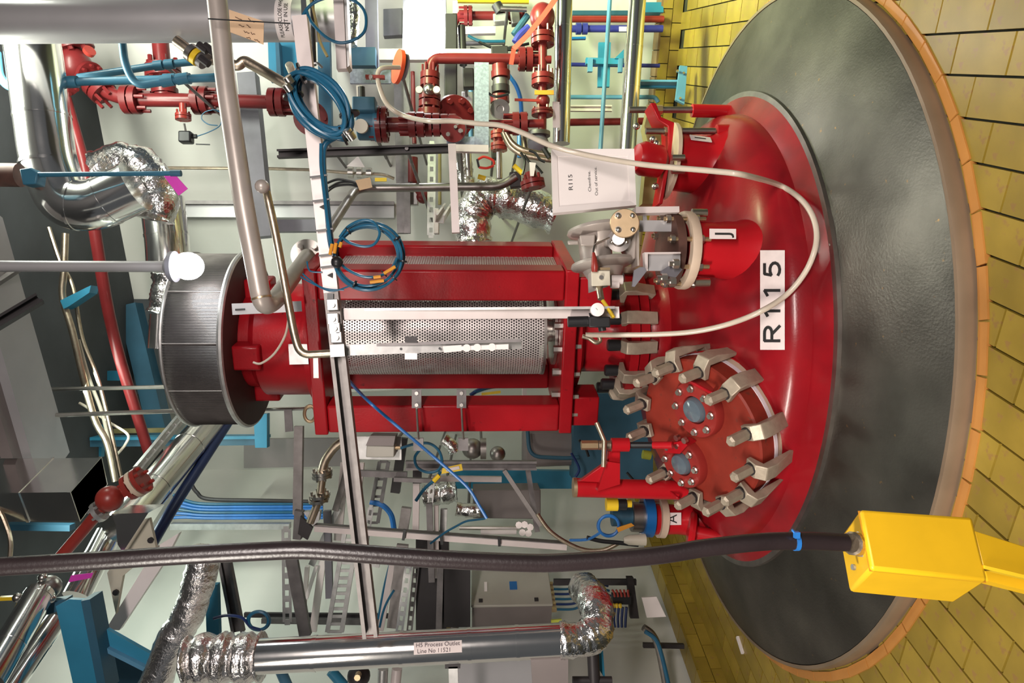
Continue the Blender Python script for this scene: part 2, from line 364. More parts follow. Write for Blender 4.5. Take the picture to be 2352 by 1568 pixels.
def wall(name, p0, d, nrm, L, label):
    mb = MB().box(V((L / 2, 0, H / 2 - 0.02)), (L, 0.1, H + 0.04)); o = mb.build(name, 'wall'); OFF[o] = p0
    ang = atan2(d.y, d.x); o.rotation_euler = (0, 0, ang); c = p0 + nrm * 0.2 + d * (L / 2); o.location = (c.x, c.y, -0.04); o['label'] = label; return struct(o)
wall('wall_right', CORNER - EX * 0.15, EX, EY, 4.2, 'pale ribbed wall cladding behind the red pipework')
wall('wall_left', CORNER + EY * 0.15, -EY, -EX, 3.6, 'pale ribbed wall cladding behind the cable ladders')
cl = MB().hexa([V((x, y, z)) for z in (H, H + 0.1) for x, y in ((-3.5, -1.0), (3.5, -1.0), (3.5, 6.2), (-3.5, 6.2))]).build('ceiling', 'ceiling'); struct(cl)['label'] = 'dark underside of the floor above'
# ================================================================ steel collar in the floor and the reactor
collar = thing('steel_collar', 'wide dished stainless steel collar set in the tiled floor around the red reactor head', 'collar', AX)
MB().lathe(AX, UP, [(1.345, -0.02), (1.352, 0.040), (1.347, 0.054), (1.335, 0.054), (1.335, 0.0), (1.30, -0.02)], 128, close=True).build('rim', 'rim_steel', collar)
MB().lathe(AX, UP, [(1.334, 0.045), (1.332, 0.052), (1.28, 0.071), (1.2, 0.096), (1.1, 0.124), (1.0, 0.150), (0.985, 0.154), (0.985, 0.10), (1.2, 0.03)], 128, close=True).build('dished_plate', 'collar', collar)
MB().lathe(AX, UP, [(0.988, 0.148), (0.986, 0.166), (0.966, 0.168), (0.966, 0.10), (0.988, 0.10)], 96, close=True).build('sealing_ring', 'steel_dark', collar)
n = 64
tr = thing('trim_3', 'ring of orange edging tiles round the steel collar', None, AX); tr['kind'] = 'structure'
for k in range(n):
    a = 2 * pi * (k + 0.5) / n; c = AX + V((sin(a), cos(a), 0)) * 1.371
    x, y = proj(c)
    if x > 2500 or y < -250 or y > 1700: continue
    MB().box(c + V((0, 0, 0.003)), (2 * pi * 1.371 / n - 0.005, 0.030, 0.016), (V((cos(a), -sin(a), 0)), V((sin(a), cos(a), 0)), UP)).build('tile', 'tile_orange', tr)
def dome_z(r): return 0.195 + 0.29 * sqrt(max(0.0, 1 - (r / 0.905) ** 2)) if r < 0.9 else 0.2 - (r - 0.9) * 0.5
def dome_hit(x, y, off=0.0):
    o = V((0, 0, EYE)); d = (P(x, y, 1.0) - o); t = 1.4
    for k in range(4000):
        p = o + d * t; r = (V((p.x, p.y, 0)) - AX).length
        if r < 0.97 and p.z < dome_z(r) + off: return p
        t += 0.0005
    return o + d * 2.3
def dome_n(p):
    q = V((p.x, p.y, 0)) - AX; r = max(q.length, 1e-4); e = 0.004; s = (dome_z(r + e) - dome_z(r - e)) / (2 * e); q.normalize(); return V((-q.x * s, -q.y * s, 1)).normalized()
RV = thing('reactor_vessel', 'glossy red domed reactor head marked R115 with labelled nozzles', 'reactor', AX)
prof = [(0.965, 0.10), (0.966, 0.168), (0.94, 0.181), (0.905, 0.198)]
prof += [(r, dome_z(r)) for r in [0.9, 0.893, 0.88, 0.86, 0.83, 0.79, 0.74, 0.68, 0.6, 0.5, 0.4, 0.3, 0.2, 0.1, 0.0]]
MB().lathe(AX, UP, prof, 128).build('dome', 'red_dome', RV, sharp=25)
MB().lathe(AX, UP, [(0.33, 0.44), (0.285, 0.475), (0.255, 0.52), (0.25, 0.556)], 48).build('neck', 'red', RV)
MB().lathe(AX, UP, [(0.25, 0.545), (0.275, 0.548), (0.275, 0.583), (0.25, 0.586)], 64, close=False).build('neck_flange', 'red', RV)
for x, y in ((1903, 470), (1907, 562), (1898, 1020), (1930, 800)):
    p = dome_hit(x, y); m_ = MB().ball(p, 0.006, 8); m_.build('stud', 'steel', RV)
# the taped paper mark on the dome: R115
def on_label(u, v):   # u along the writing (up the picture), v across it; unit square
    x = (1 - v) * 1747 + v * 1803; y = 803 - u * 228
    p = dome_hit(x, y); return p, dome_n(p)
g = []; nu, nv = 24, 6
for i in range(nu + 1):
    for j in range(nv + 1): p, nn = on_label(i / nu, j / nv); g.append(p + nn * 0.0025)
lab = MB().add(g, [(i * (nv + 1) + j, i * (nv + 1) + j + 1, (i + 1) * (nv + 1) + j + 1, (i + 1) * (nv + 1) + j) for i in range(nu) for j in range(nv)]).build('label_paper', 'paper', RV)
def onl(u, v):
    p, nn = on_label(0.5 + u, 0.5 - v); return p + nn * 0.0045
def arc(cx, cy, rx, ry, a0, a1, n=10): return [(cx + rx * cos(radians(a0 + (a1 - a0) * k / n)), cy + ry * sin(radians(a0 + (a1 - a0) * k / n))) for k in range(n + 1)]
GL = {'R': [[(0, 0), (0, 1)], [(0, 1), (0.35, 1)] + arc(0.35, 0.76, 0.27, 0.24, 90, -90) + [(0, 0.52)], [(0.3, 0.52), (0.68, 0)]],
      '1': [[(0.32, 0), (0.32, 1), (0.08, 0.80)]], '5': [[(0.58, 1), (0.12, 1), (0.06, 0.56)] + arc(0.30, 0.33, 0.32, 0.32, 130, -140)]}
for ch_, u0 in zip('R115', (-0.41, -0.18, 0.025, 0.235)):
    ls = [[(u0 + x * 0.22, y * 0.62 - 0.31) for x, y in ln] for ln in GL[ch_]]
    sm_ = MB()
    for ln in ls:
        for (x0, y0), (x1, y1) in zip(ln, ln[1:]):
            ax_, ay_ = (x1 - x0) * 228, (y1 - y0) * 56; l_ = sqrt(ax_ * ax_ + ay_ * ay_) or 1; nx, ny = -ay_ / l_ * 3.3 / 228, ax_ / l_ * 3.3 / 56; ex, ey = ax_ / l_ * 1.2 / 228, ay_ / l_ * 1.2 / 56
            sm_.add([onl(x0 - ex + nx, y0 - ey + ny), onl(x1 + ex + nx, y1 + ey + ny), onl(x1 + ex - nx, y1 + ey - ny), onl(x0 - ex - nx, y0 - ey - ny)], [(0, 1, 2, 3)])
    sm_.build('letter', 'ink', lab)
# nozzles
def nozzle(c0, d, r, L, root_r, nm, m='red_clean'):
    return MB().lathe(c0, d, [(root_r * 1.25, -0.04), (root_r, 0.02), (r * 1.06, 0.055), (r, 0.085), (r, L)], 40).build(nm, m, RV)
def tagplate(body, c, rt, up, wd, h, root):   # writing card with one character
    rt, up = V(rt).normalized(), V(up).normalized(); nn = rt.cross(up)
    l = MB().box(c, (wd, h, 0.003), (rt, up, nn)).build('nozzle_tag', 'paper', root)
    MB().text(body, V(c) + nn * 0.0022, rt, up, h * 0.8).build('tag_letter', 'ink', l)
# J nozzle
JX = V((0.308, 2.33, 0)); NJ = V((0.03, -0.06, 1)).normalized()
nozzle(JX + UP * 0.345, NJ, 0.092, 0.165, 0.098, 'nozzle')
MB().disc(JX + UP * 0.525, NJ, 0.098, 0.036, 40).build('nozzle_flange', 'red_clean', RV)
tagplate('J', P(1660, 537, 2.168), (1, 0, 0), (0, 0, 1), 0.032, 0.085, RV)
# I nozzle
IX = V((0.60, 2.62, 0)); NI = V((0.10, -0.03, 1)).normalized()
IX = P(1650, 385, 2.66)
nozzle(IX, NI, 0.108, 0.19, 0.135, 'nozzle'); tagplate('I', IX + NI * 0.10 + V((0.075, -0.088, 0)), V((0.75, 0.65, 0)), NI, 0.03, 0.08, RV)
# A nozzle
ANZ = P(1600, 1192, 2.86)
nozzle(ANZ, UP, 0.06, 0.20, 0.075, 'nozzle'); tagplate('A', P(1545, 1191, 2.795), (1, 0, 0), (0, 0, 1), 0.05, 0.07, RV)
# manhole nozzle
MC = P(1603, 993, 2.37); MN = V((-0.256, -0.452, 0.853)).normalized(); MR = 0.262
MB().lathe(MC, MN, [(0.25, -0.42), (0.25, -0.19), (0.262, -0.16), (0.262, -0.112)], 64).build('manhole_neck', 'red_clean', RV)
MB().lathe(MC, MN, [(0.285, -0.40), (0.285, -0.225), (0.283, -0.222), (0.281, -0.40)], 64).build('manhole_collar', 'red', RV)
cover = thing('manhole_cover', 'round brownish red manhole cover with two sight glasses at the front of the reactor', 'manhole cover', MC)
MB().lathe(MC, MN, [(0.258, -0.112), (0.258, -0.078)], 64).build('gasket', 'gasket', cover)
MB().lathe(MC, MN, [(0.264, -0.079), (0.264, -0.064)], 64).build('gasket_lip', 'gasket_white', cover)
MB().lathe(MC, MN, [(0.262, -0.064), (0.262, -0.006), (0.256, 0.0), (0.0, 0.0)], 72).build('cover_plate', 'red_matte', cover)
def on_cover(x, y, h=0.0):   # the point of the cover plane a pixel looks at
    o = V((0, 0, EYE)); d = P(x, y, 1.0) - o; t = (MC + MN * h - o).dot(MN) / d.dot(MN); return o + d * t
for (x, y, R_) in ((1596, 941, 0.100), (1566, 1064, 0.092)):
    c = on_cover(x, y, 0.03)
    sg = MB().lathe(c - MN * 0.03, MN, [(R_, 0.0), (R_, 0.028), (R_ * 0.96, 0.034), (R_ * 0.50, 0.034), (R_ * 0.44, 0.012)], 40).build('sight_glass_ring', 'red_worn', cover)
    MB().lathe(c - MN * 0.03, MN, [(R_ * 0.45, 0.005), (R_ * 0.45, 0.034), (R_ * 0.38, 0.046), (R_ * 0.2, 0.051), (0, 0.052)], 32).build('sight_glass', 'glass_sight', sg)
    a, b, _ = basis(MN)
    for k in range(8):
        q = 2 * pi * (k + 0.4) / 8; p = c + (a * cos(q) + b * sin(q)) * R_ * 0.78 + MN * 0.004
        MB().disc(p + MN * 0.004, MN, 0.0125, 0.008, 12).disc(p + MN * 0.012, MN, 0.0095, 0.010, 6).build('bolt', 'steel', sg)
MB().tube(fillet([on_cover(1570, 868), on_cover(1574, 870, 0.045), on_cover(1640, 905, 0.045), on_cover(1638, 900)], 0.02), 0.006, 8).build('lifting_loop', 'red', cover)
MB().tube(fillet([on_cover(1522, 1112), on_cover(1524, 1116, 0.04), on_cover(1560, 1146, 0.04), on_cover(1560, 1143)], 0.02), 0.005, 8).build('lifting_loop', 'red', cover)
lug = [on_cover(x, y, 0.002) for x, y in ((1545, 1012), (1585, 1003), (1600, 1012), (1582, 1032), (1548, 1030))]
MB().prism(lug, MN * 0.045).build('lifting_lug', 'red_clean', cover)
for x, y in ((1555, 1005), (1573, 1011)): MB().disc(on_cover(x, y, 0.05), MN, 0.011, 0.014, 8).build('bolt', 'steel', cover)
# clamps round the manhole: first clamp is built with its parts, the rest are copies of it
def copy_tree(o, parent=None):
    c = o.copy(); COL.objects.link(c)
    if parent: c.parent = parent
    for ch in list(o.children): copy_tree(ch, c)
    return c
def make_clamp(name, label, body_m, cap_m, S, group):
    """local frame: z along the bolt, x outwards from the joint; the jaws close on z -0.18..0 """
    r = thing(name, label, 'clamp', (0, 0, 0), group)
    h, w_, t = S
    pr = [(-0.046, 0.02), (-0.046, 0.002), (0.004, 0.0), (0.004, -h), (-0.022, -h - 0.004), (-0.022, -h - 0.02), (0.010, -h - 0.032), (0.022, -h * 0.7), (0.034, -0.03), (0.030, 0.012), (-0.004, 0.03)]
    MB().prism([V((x, -w_ / 2, z)) for x, z in pr], V((0, w_, 0))).build('clamp_body', body_m, r, bevel=0.003)
    MB().lathe((-0.022, 0, 0.02), UP, [(0.021, 0.0), (0.021, 0.012)], 16).build('collar_ring', 'dark_iron', r)
    if cap_m == 'hex': MB().lathe((-0.022, 0, 0.03), UP, [(0.0185, 0), (0.0185, t), (0.012, t + 0.007)], 6).build('bolt', body_m, r)
    else: MB().lathe((-0.022, 0, 0.03), UP, [(0.023, 0), (0.024, t), (0.020, t + 0.005)], 16).build('bolt_cap', cap_m, r)
    MB().tube([V((-0.03, 0, -h - 0.02)), V((-0.03, 0, -h - 0.07))], 0.007, 6).build('tail', body_m, r)
    return r
a, b, _ = basis(MN)
pc = V(proj(MC)) if False else None
MANH = [(841, 1573, 'at the top of the manhole cover, right one of the pair'), (903, 1642, 'at the upper right of the manhole cover, nearest the R115 mark'),
        (1012, 1703, 'at the middle of the right edge of the manhole cover'), (1104, 1706, 'at the lower right of the cover, above two overlapping ones'),
        (1158, 1675, 'at the lower right of the cover, overlapped by its upper neighbour'), (1188, 1630, 'at the bottom of the manhole cover, right of the A tag'),
        (1173, 1560, 'at the bottom of the cover, above the A tag'), (1102, 1492, 'touching the lower sight glass beside the red davit post'),
        (1000, 1410, 'at the left edge of the cover behind the davit rod'), (938, 1438, 'left of the upper sight glass, behind the cover edge'),
        (870, 1459, 'at the upper left of the cover beside a black capped clamp'), (834, 1502, 'at the top of the manhole cover, left one of the pair')]
proto = None
for (py, px, where) in MANH:
    tip = on_cover(px, py, 0.10) - MC; tip -= MN * tip.dot(MN); dr = tip.normalized(); c = MC + dr * (MR + 0.006) + MN * 0.004
    lb = 'bronze steel clamp ' + where
    if proto is None: proto = o = make_clamp('manhole_clamp', lb, 'clamp', 'hex', (0.125, 0.05, 0.072), 'screw clamps round the manhole cover')
    else: o = copy_tree(proto); o['label'] = lb
    yv = MN.cross(dr); o.matrix_world = Matrix(((dr.x, yv.x, MN.x, c.x), (dr.y, yv.y, MN.y, c.y), (dr.z, yv.z, MN.z, c.z), (0, 0, 0, 1)))
# clamps round the agitator flange
ring = []
for deg, where in ((62, 'topmost, half hidden by the grey valve'), (34, 'right of the cream solenoid block'), (9, 'right of the air regulator'), (-15, 'next below the cream hose end'),
                   (-42, 'left of the top of the manhole cover'), (-66, 'lowest but one'), (-92, 'lowest, beside the davit T handle')):
    an = radians(deg); dr = V((sin(an), -cos(an), 0)); c = AX + dr * 0.272 + UP * 0.634; lb = 'black capped grey clamp on the agitator neck, ' + where
    if not ring: o = make_clamp('neck_clamp', lb, 'clamp', 'black', (0.085, 0.05, 0.045), 'black capped clamps round the agitator neck')
    else: o = copy_tree(ring[0]); o['label'] = lb
    ring.append(o); yv = UP.cross(dr); o.matrix_world = Matrix(((dr.x, yv.x, 0, c.x), (dr.y, yv.y, 0, c.y), (0, 0, 1, c.z), (0, 0, 0, 1)))
# ================================================================ agitator: stool frame, guard, gearbox and motor cowl
TH = radians(20); fx = V((cos(TH), -sin(TH), 0)); fy = V((sin(TH), cos(TH), 0)); FC = V((0.04, 3.0, 0)); fw, fd = 0.69, 0.56
def fp(u, v, z): return FC + fx * u + fy * v + UP * z
AG = thing("agitator_stool", 'red steel stool frame of four box columns standing on the reactor neck', 'agitator frame', FC + UP * 0.59)
def plate(u0, u1, v0, v1, z0, z1, nm, m='red', bev=0.006): return MB().hexa([fp(u, v, z) for z in (z0, z1) for u, v in ((u0, v0), (u1, v0), (u1, v1), (u0, v1))]).build(nm, m, AG, bevel=bev)
plate(-fw / 2, fw / 2, -fd / 2, fd / 2, 0.845, 0.898, 'base_plate'); plate(-fw / 2, fw / 2, -fd / 2, fd / 2, 1.835, 1.888, 'top_plate')
cw = 0.125
for su in (-1, 1):
    for sv in (-1, 1):
        u0, u1 = sorted((su * fw / 2 - su * 0.005, su * fw / 2 - su * cw)); v0, v1 = sorted((sv * fd / 2 - sv * 0.01, sv * fd / 2 - sv * 0.115))
        plate(u0, u1, v0, v1, 0.898, 1.835, 'column', 'red', 0.008)
MB().lathe(FC + UP * 0.588, UP, [(0.276, 0), (0.276, 0.036), (0.20, 0.04), (0.17, 0.09), (0.17, 0.20), (0.24, 0.225), (0.24, 0.257)], 48).build('adapter', 'red', AG)
plate(-0.33, -0.2, -0.24, -0.1, 0.73, 0.845, 'foot_block'); plate(0.16, 0.31, -0.25, -0.1, 0.71, 0.845, 'foot_block')
for k, u in enumerate((-0.28, -0.2, -0.1, 0.02, 0.12, 0.22)):
    c = fp(u, -fd / 2 + 0.05, 0.832); MB().disc(c, UP, 0.014, 0.03, 6).build('bolt', 'steel', AG)
for u in (-0.2, -0.1, 0.0, 0.1): MB().disc(fp(u, -fd / 2 + 0.07, 0.912), UP, 0.016, 0.028, 6).build('bolt', 'steel', AG)
plate(-0.175, 0.1, -fd / 2 - 0.005, -fd / 2, 1.905, 1.94, 'spacer_plate') if False else None
MB().lathe(AX + UP * 0.90, UP, [(0.05, 0), (0.05, 0.95)], 24).build('drive_shaft', 'steel', AG)
MB().lathe(AX + UP * 0.90, UP, [(0.15, 0), (0.15, 0.012)], 32).lathe(AX + UP * 0.93, UP, [(0.065, 0), (0.065, 0.03)], 24).build('seal_housing', 'steel', AG)
GD = thing('perforated_guard', 'grey perforated sheet guard wrapped round the agitator shaft', 'guard', AX + UP * 0.95)
gm = MB().lathe(AX + UP * 0.95, UP, [(0.19, 0.0), (0.19, 0.84)], 96); gm.f = gm.f[:96]; gm.build('guard_sheet', 'perf', GD)
MB().lathe(AX + UP * 0.95, UP, [(0.192, 0.0), (0.192, 0.012), (0.186, 0.012), (0.186, 0.0)], 64, close=True).build('edge_hoop', 'steel_dark', GD)
MB().lathe(AX + UP * 0.95, UP, [(0.120, 0.02), (0.120, 0.83)], 32).build('inner_coupling', 'dark_iron', GD)
sp = thing('side_guard', 'narrow perforated guard strip between the two upper red columns', 'guard', fp(fw / 2 - 0.05, 0, 0.9))
sgm = MB().box(V((0, 0, 0.45)), (0.30, 0.003, 0.90)); so = sgm.build('guard_sheet', 'perf_flat'); so.parent = sp; so.location = (0, 0, 0); so.rotation_euler = (0, 0, atan2(fy.y, fy.x))
MB().beam(fp(fw / 2 - 0.065, -0.1, 1.36), fp(fw / 2 - 0.065, 0.1, 1.36), 0.02, 0.02).build('stay', 'galv_dark', sp)
for k, (x, where) in enumerate(((957, 'left'), (1060, 'right'))):
    t = thing('guard_bracket', 'dark bracket and threaded rod clamped across the lower red column, the ' + where + ' of two', 'bracket', P(x, 1000, 2.78), 'brackets on the lower red column')
    MB().box(P(x, 915, 2.80), (0.075, 0.01, 0.038)).build('strap', 'galv_dark', t); MB().tube([P(x, 938, 2.755), P(x + 4, 1008, 2.775)], 0.0045, 8).build('threaded_rod', 'steel_dark', t)
    for yy in (903, 930): MB().disc(P(x, yy, 2.79), (0, 1, 0), 0.008, 0.012, 6).build('nut', 'steel', t)
    MB().box(P(x + 4, 1020, 2.79), (0.05, 0.012, 0.04)).build('end_plate', 'galv_dark', t)
MT = thing('agitator_motor', 'red drive motor with a big dark mesh fan cowl, left of the agitator stool', 'motor', V((0.02, 3.0, 1.888)))
MCX = V((0.01, 3.0, 0))
MB().lathe(MCX + UP * 1.888, UP, [(0.265, 0), (0.265, 0.02), (0.235, 0.024), (0.235, 0.22), (0.20, 0.25), (0.20, 0.34)], 48).build('motor_body', 'red', MT)
for k in range(4):
    q = radians(45 + 90 * k - 62); dr = V((sin(q), -cos(q), 0)); MB().box(MCX + dr * 0.215 + UP * 2.13, (0.10, 0.10, 0.11), (V((cos(q), sin(q), 0)), dr, UP)).build('flange_ear', 'red', MT, bevel=0.01)
    MB().disc(MCX + dr * 0.22 + UP * 2.19, UP, 0.016, 0.03, 6).build('bolt', 'steel_dark', MT)
MB().lathe(MCX + UP * 2.178, UP, [(0.20, 0), (0.36, 0), (0.36, 0.006), (0.345, 0.03), (0.20, 0.03)], 64, close=True).build('cowl_underside', 'under_dark', MT)
MB().lathe(MCX + UP * 2.18, UP, [(0.335, 0), (0.335, 0.23), (0.0, 0.235)], 64).build('cowl_core', 'mesh_dark', MT)
for z, t_ in ((2.19, 0.012), (2.405, 0.007)): MB().tube([MCX + V((0.36 * cos(2 * pi * k / 96), 0.36 * sin(2 * pi * k / 96), z)) for k in range(96)], t_, 8, closed=True).build('cowl_hoop', 'galv', MT)
wm = MB()
for k in range(380):
    q = 2 * pi * k / 380; p = MCX + V((cos(q), sin(q), 0)) * 0.357; wm.tube([p + UP * 2.19, p + UP * 2.405], 0.0016, 3, caps=False)
o = wm.build('cowl_wires', 'steel_dark', MT); o['kind'] = 'stuff'
for q0 in (-1.62, -2.15, -1.05, 3.0, 0.2): p = MCX + V((cos(q0), sin(q0), 0)) * 0.36; MB().tube([p + UP * 2.19, p + UP * 2.405], 0.002, 6).build('cowl_rib', 'galv', MT)
MB().hexa([P(x, y, Y) for Y in (2.735, 2.75) for x, y in ((662, 790), (705, 790), (709, 836), (665, 837))]).build('rating_plate', 'galv', MT)
MB().hexa([P(x, y, Y) for Y in (2.66, 2.675) for x, y in ((719, 806), (730, 805), (732, 868), (720, 868))]).build('rating_plate', 'galv', MT)
MB().hexa([P(x, y, Y) for Y in (2.62, 2.63) for x, y in ((532, 697), (692, 691), (694, 715), (534, 723))]).build('lifting_bar', 'grey_duct', MT)
MB().hexa([P(x, y, Y) for Y in (2.615, 2.619) for x, y in ((540, 709), (562, 708), (562, 712), (540, 713))]).build('bar_slot', 'black', MT)
MB().tube(smooth([P(664, 725, 2.62), P(655, 770, 2.66), (P(630, 812, 2.68)), P(600, 834, 2.7), P(582, 832, 2.71)]), 0.0045, 8).build('earth_wire', 'hose', MT)
# ================================================================ right hand side: pipework in front of the right wall (upper part of the turned picture)
def L(zone, Y, s): return pts(zone, Y, s)
def slab(mb, zone, Y, s, th):   # polygon given by its corners, pushed back by th
    return mb.prism(L(zone, Y, s)[::-1], V((0, th, 0)))
def panel(name, label, cat, zone, Y, s, th, m, group=None, bevel=0.0): return single(name, label, cat, slab(MB(), zone, Y, s, th), m, group, bevel=bevel)
# --- tall grey duct with its notice
D = L('', 2.75, '-60,51 790,47')
gd = thing('grey_duct', 'broad smooth grey duct along the top edge with a paper notice', 'duct', D[1])
MB().tube(D, rad(45, 2.75), 40).build('duct_pipe', 'grey_duct', gd)
dd = (D[1] - D[0]).normalized(); rdx = V((1, 0, 0))
def on_duct(px, ang, off=0.002):
    c = P(px, 49, 2.75); r_ = rad(45, 2.75) + off; return c + V((sin(ang), -cos(ang), 0)) * r_
g = [on_duct(643 + 37 * j, -1.45 + 2.5 * i / 16) for i in range(17) for j in (0, 1)]
no = MB().add(g, [(2 * i, 2 * i + 1, 2 * i + 3, 2 * i + 2) for i in range(16)]).build('notice', 'white', gd)
MB().text('PLEASE CLOSE WHEN', None, None, None, 0.021, fn=lambda u, v: on_duct(656 - v * 580, -0.15 + u / rad(45, 2.75), 0.004), wid=0.16).build('notice_writing', 'ink', no)
MB().text('NOT IN USE', None, None, None, 0.021, fn=lambda u, v: on_duct(669 - v * 580, -0.2 + u / rad(45, 2.75), 0.004), wid=0.10).build('notice_writing', 'ink', no)
# --- light blue pipes in front of the red ones
pipe_run('blue_pipe', 'light blue pipe bending in from the top left corner, lowest of three', 'pipe', L('', 3.1, '-8,120 -2,176 22,203 140,189 520,178'), rad(9, 3.1), 'blue', R=0.06, fl=[(3, 0.02, rad(13, 3.1), 0.05), (3, 0.7, rad(12, 3.1), 0.05)], fb=0)
pipe_run('blue_pipe', 'light blue pipe stub bending down from the grey duct', 'pipe', L('', 2.95, '279,80 287,150 312,198 405,183 505,176'), rad(8.5, 2.95), 'blue', R=0.05, fl=[(2, 0.97, rad(12, 2.95), 0.05)], fb=0)
pipe_run('blue_pipe', 'light blue pipe slanting behind the two elbowed blue ones', 'pipe', L('', 3.3, '180,178 350,152 440,142 520,140'), rad(8, 3.3), 'blue', fl=[(1, 0.3, rad(11, 3.3), 0.04)], fb=0)
# --- maroon pipe run with valve at upper right
t = pipe_run('maroon_pipe', 'maroon horizontal pipe with three bolted flanges in front of the pale wall', 'pipe', L('', 3.9, '684,236 500,231 292,229 232,208 190,165'), rad(15, 3.9), 'oxide', R=0.10,
             fl=[(0, 0.26, rad(31, 3.9), 0.035), (1, 0.18, rad(31, 3.9), 0.035), (1, 0.95, rad(31, 3.9), 0.035), (3, 0.1, rad(30, 3.9), 0.035)], n=18, fb=6)
t = pipe_run('branch_pipe', 'short red flanged branch under the maroon horizontal pipe', 'pipe', L('', 3.82, '420,238 421,272'), rad(8, 3.82), 'oxide_bright', fl=[(0, 0.9, rad(17, 3.82), 0.014)], fb=4)
t = thing('limit_switch', 'small black switch box hanging by a steel stem below the red branch', 'switch', L('', 3.82, '428,316')[0])
MB().tube(L('', 3.82, '423,284 427,303'), 0.006, 8).build('stem', 'steel', t); MB().box(L('', 3.8, '428,316')[0], (0.06, 0.06, 0.065)).build('switch_body', 'black', t, bevel=0.008)
MB().tube(L('', 3.8, '440,313 452,313'), 0.012, 8).build('cable_gland', 'black', t); MB().beam(*L('', 3.8, '450,331 482,332'), 0.006, 0.006).build('lever', 'black', t)
MB().tube(smooth(L('', 3.8, '452,313 480,303 505,288 508,265 495,252 470,258 463,272 478,285 500,288')), 0.003, 6).build('lead', 'cable_blue', t)
t = thing('globe_valve', 'big dark maroon valve body between the silver duct and the grey duct', 'valve', L('', 3.9, '165,140')[0])
MB().ball(L('', 3.9, '168,148')[0], rad(38, 3.9), 20, (0.2, 0, 1)).build('valve_body', 'oxide', t)
for s_, r_ in (('165,112', 46), ('160,100', 46), ('207,175', 32), ('150,185', 34)): flange(MB(), L('', 3.9, s_)[0], V((0.9, -0.2, 0.3)) if r_ > 40 else V((-0.4, -0.3, -0.8)), rad(r_, 3.9), 0.022, 22, 8).build('flange', 'oxide', t)
MB().disc(L('', 3.75, '205,118')[0], V((0.4, -0.5, -0.7)), 0.03, 0.02, 14).build('plug', 'oxide_bright', t)
t = pipe_run('branch_pipe', 'maroon branch with wide flanges behind the light blue pipes', 'pipe', L('', 4.0, '368,95 380,225'), rad(18, 4.0), 'oxide', fl=[(0, 0.55, rad(38, 4.0), 0.03), (0, 0.95, rad(28, 4.0), 0.03)], fb=6)
single('red_plate', 'red end disc half hidden by the larger blue cable coil', 'disc', flange(MB(), L('', 3.7, '714,272')[0], V((-0.25, -1, -0.2)), rad(38, 3.7), 0.03, 28, 6), 'oxide')
t = thing('blue_valve', 'dark blue butterfly valve body at the lower end of the large cable coil', 'valve', L('', 3.15, '842,285')[0])
MB().tube(L('', 3.15, '822,285 866,285'), rad(36, 3.15), 28).build('valve_body', 'blue_dull', t, bevel=0.006); flange(MB(), L('', 3.15, '866,284')[0], UP, rad(40, 3.15), 0.018, 30, 8).build('flange', 'blue', t)
MB().box(L('', 3.07, '838,243')[0], (0.06, 0.07, 0.1)).build('actuator_neck', 'blue_dull', t, bevel=0.006); MB().disc(L('', 3.05, '830,290')[0], V((-0.2, -1, 0)), 0.03, 0.03, 16).build('cap', 'cream', t)
t = pipe_run('maroon_pipe', 'glossy maroon horizontal pipe with flanges right of the dark blue valve', 'pipe', L('', 3.15, '876,286 958,286'), rad(17, 3.15), 'oxide', fl=[(0, 0.02, rad(40, 3.15), 0.022), (0, 0.98, rad(28, 3.15), 0.03)], n=20, fb=8)
t = pipe_run('maroon_pipe', 'thinner maroon horizontal pipe crossing behind the cream hose', 'pipe', L('', 3.25, '975,287 1205,284 1248,283'), rad(9.5, 3.25), 'oxide', fl=[(0, 0.08, rad(26, 3.25), 0.03), (0, 0.24, rad(24, 3.25), 0.03), (0, 0.95, rad(26, 3.25), 0.03)], n=16, fb=6)
t = pipe_run('maroon_pipe', 'maroon pipe with an elbow under the bright floodlight', 'pipe', L('', 3.5, '1238,136 1000,134 988,150 986,282'), rad(12, 3.5), 'oxide', R=0.07,
             fl=[(0, 0.13, rad(27, 3.5), 0.03), (2, 0.25, rad(22, 3.5), 0.03), (2, 0.62, rad(25, 3.5), 0.03), (2, 0.9, rad(27, 3.5), 0.03)], n=16, fb=6)
MB().ball(L('', 3.45, '986,206')[0], rad(14, 3.5), 14).build('steel_union', 'steel', t)
t = pipe_run('maroon_pipe', 'vertical maroon pipe with a ball shaped end, flanges, a lever valve and an orange tag', 'pipe', L('', 3.42, '1246,40 1247,150 1245,315'), rad(10, 3.42), 'oxide',
             fl=[(0, 0.46, rad(27, 3.42), 0.024), (1, 0.21, rad(26, 3.42), 0.024), (1, 0.66, rad(25, 3.42), 0.012)], n=18, fb=6)
MB().ball(L('', 3.42, '1246,40')[0], rad(29, 3.42), 20, (1, 0, 0), 1.15).build('ball_end', 'oxide', t)
MB().tube(L('', 3.42, '1246,137 1266,137'), rad(9, 3.42), 14).build('capped_branch', 'oxide', t)
MB().ball(L('', 3.40, '1247,231')[0], rad(16, 3.42), 16).build('valve_body', 'oxide', t); MB().beam(*L('', 3.33, '1240,231 1182,229'), 0.012, 0.006).build('lever', 'oxide_bright', t)
slab(MB(), '', 3.36, '1228,207 1272,207 1272,217 1228,217', 0.006).build('orange_tag', 'orange_tag', t)
t = pipe_run('maroon_pipe', 'maroon pipe at the top edge with flanges right of the floodlight', 'pipe', L('', 3.9, '1040,60 1050,36 1205,36'), rad(10, 3.9), 'oxide', R=0.05, fl=[(1, 0.16, rad(22, 3.9), 0.02), (1, 0.9, rad(20, 3.9), 0.02)], fb=6)
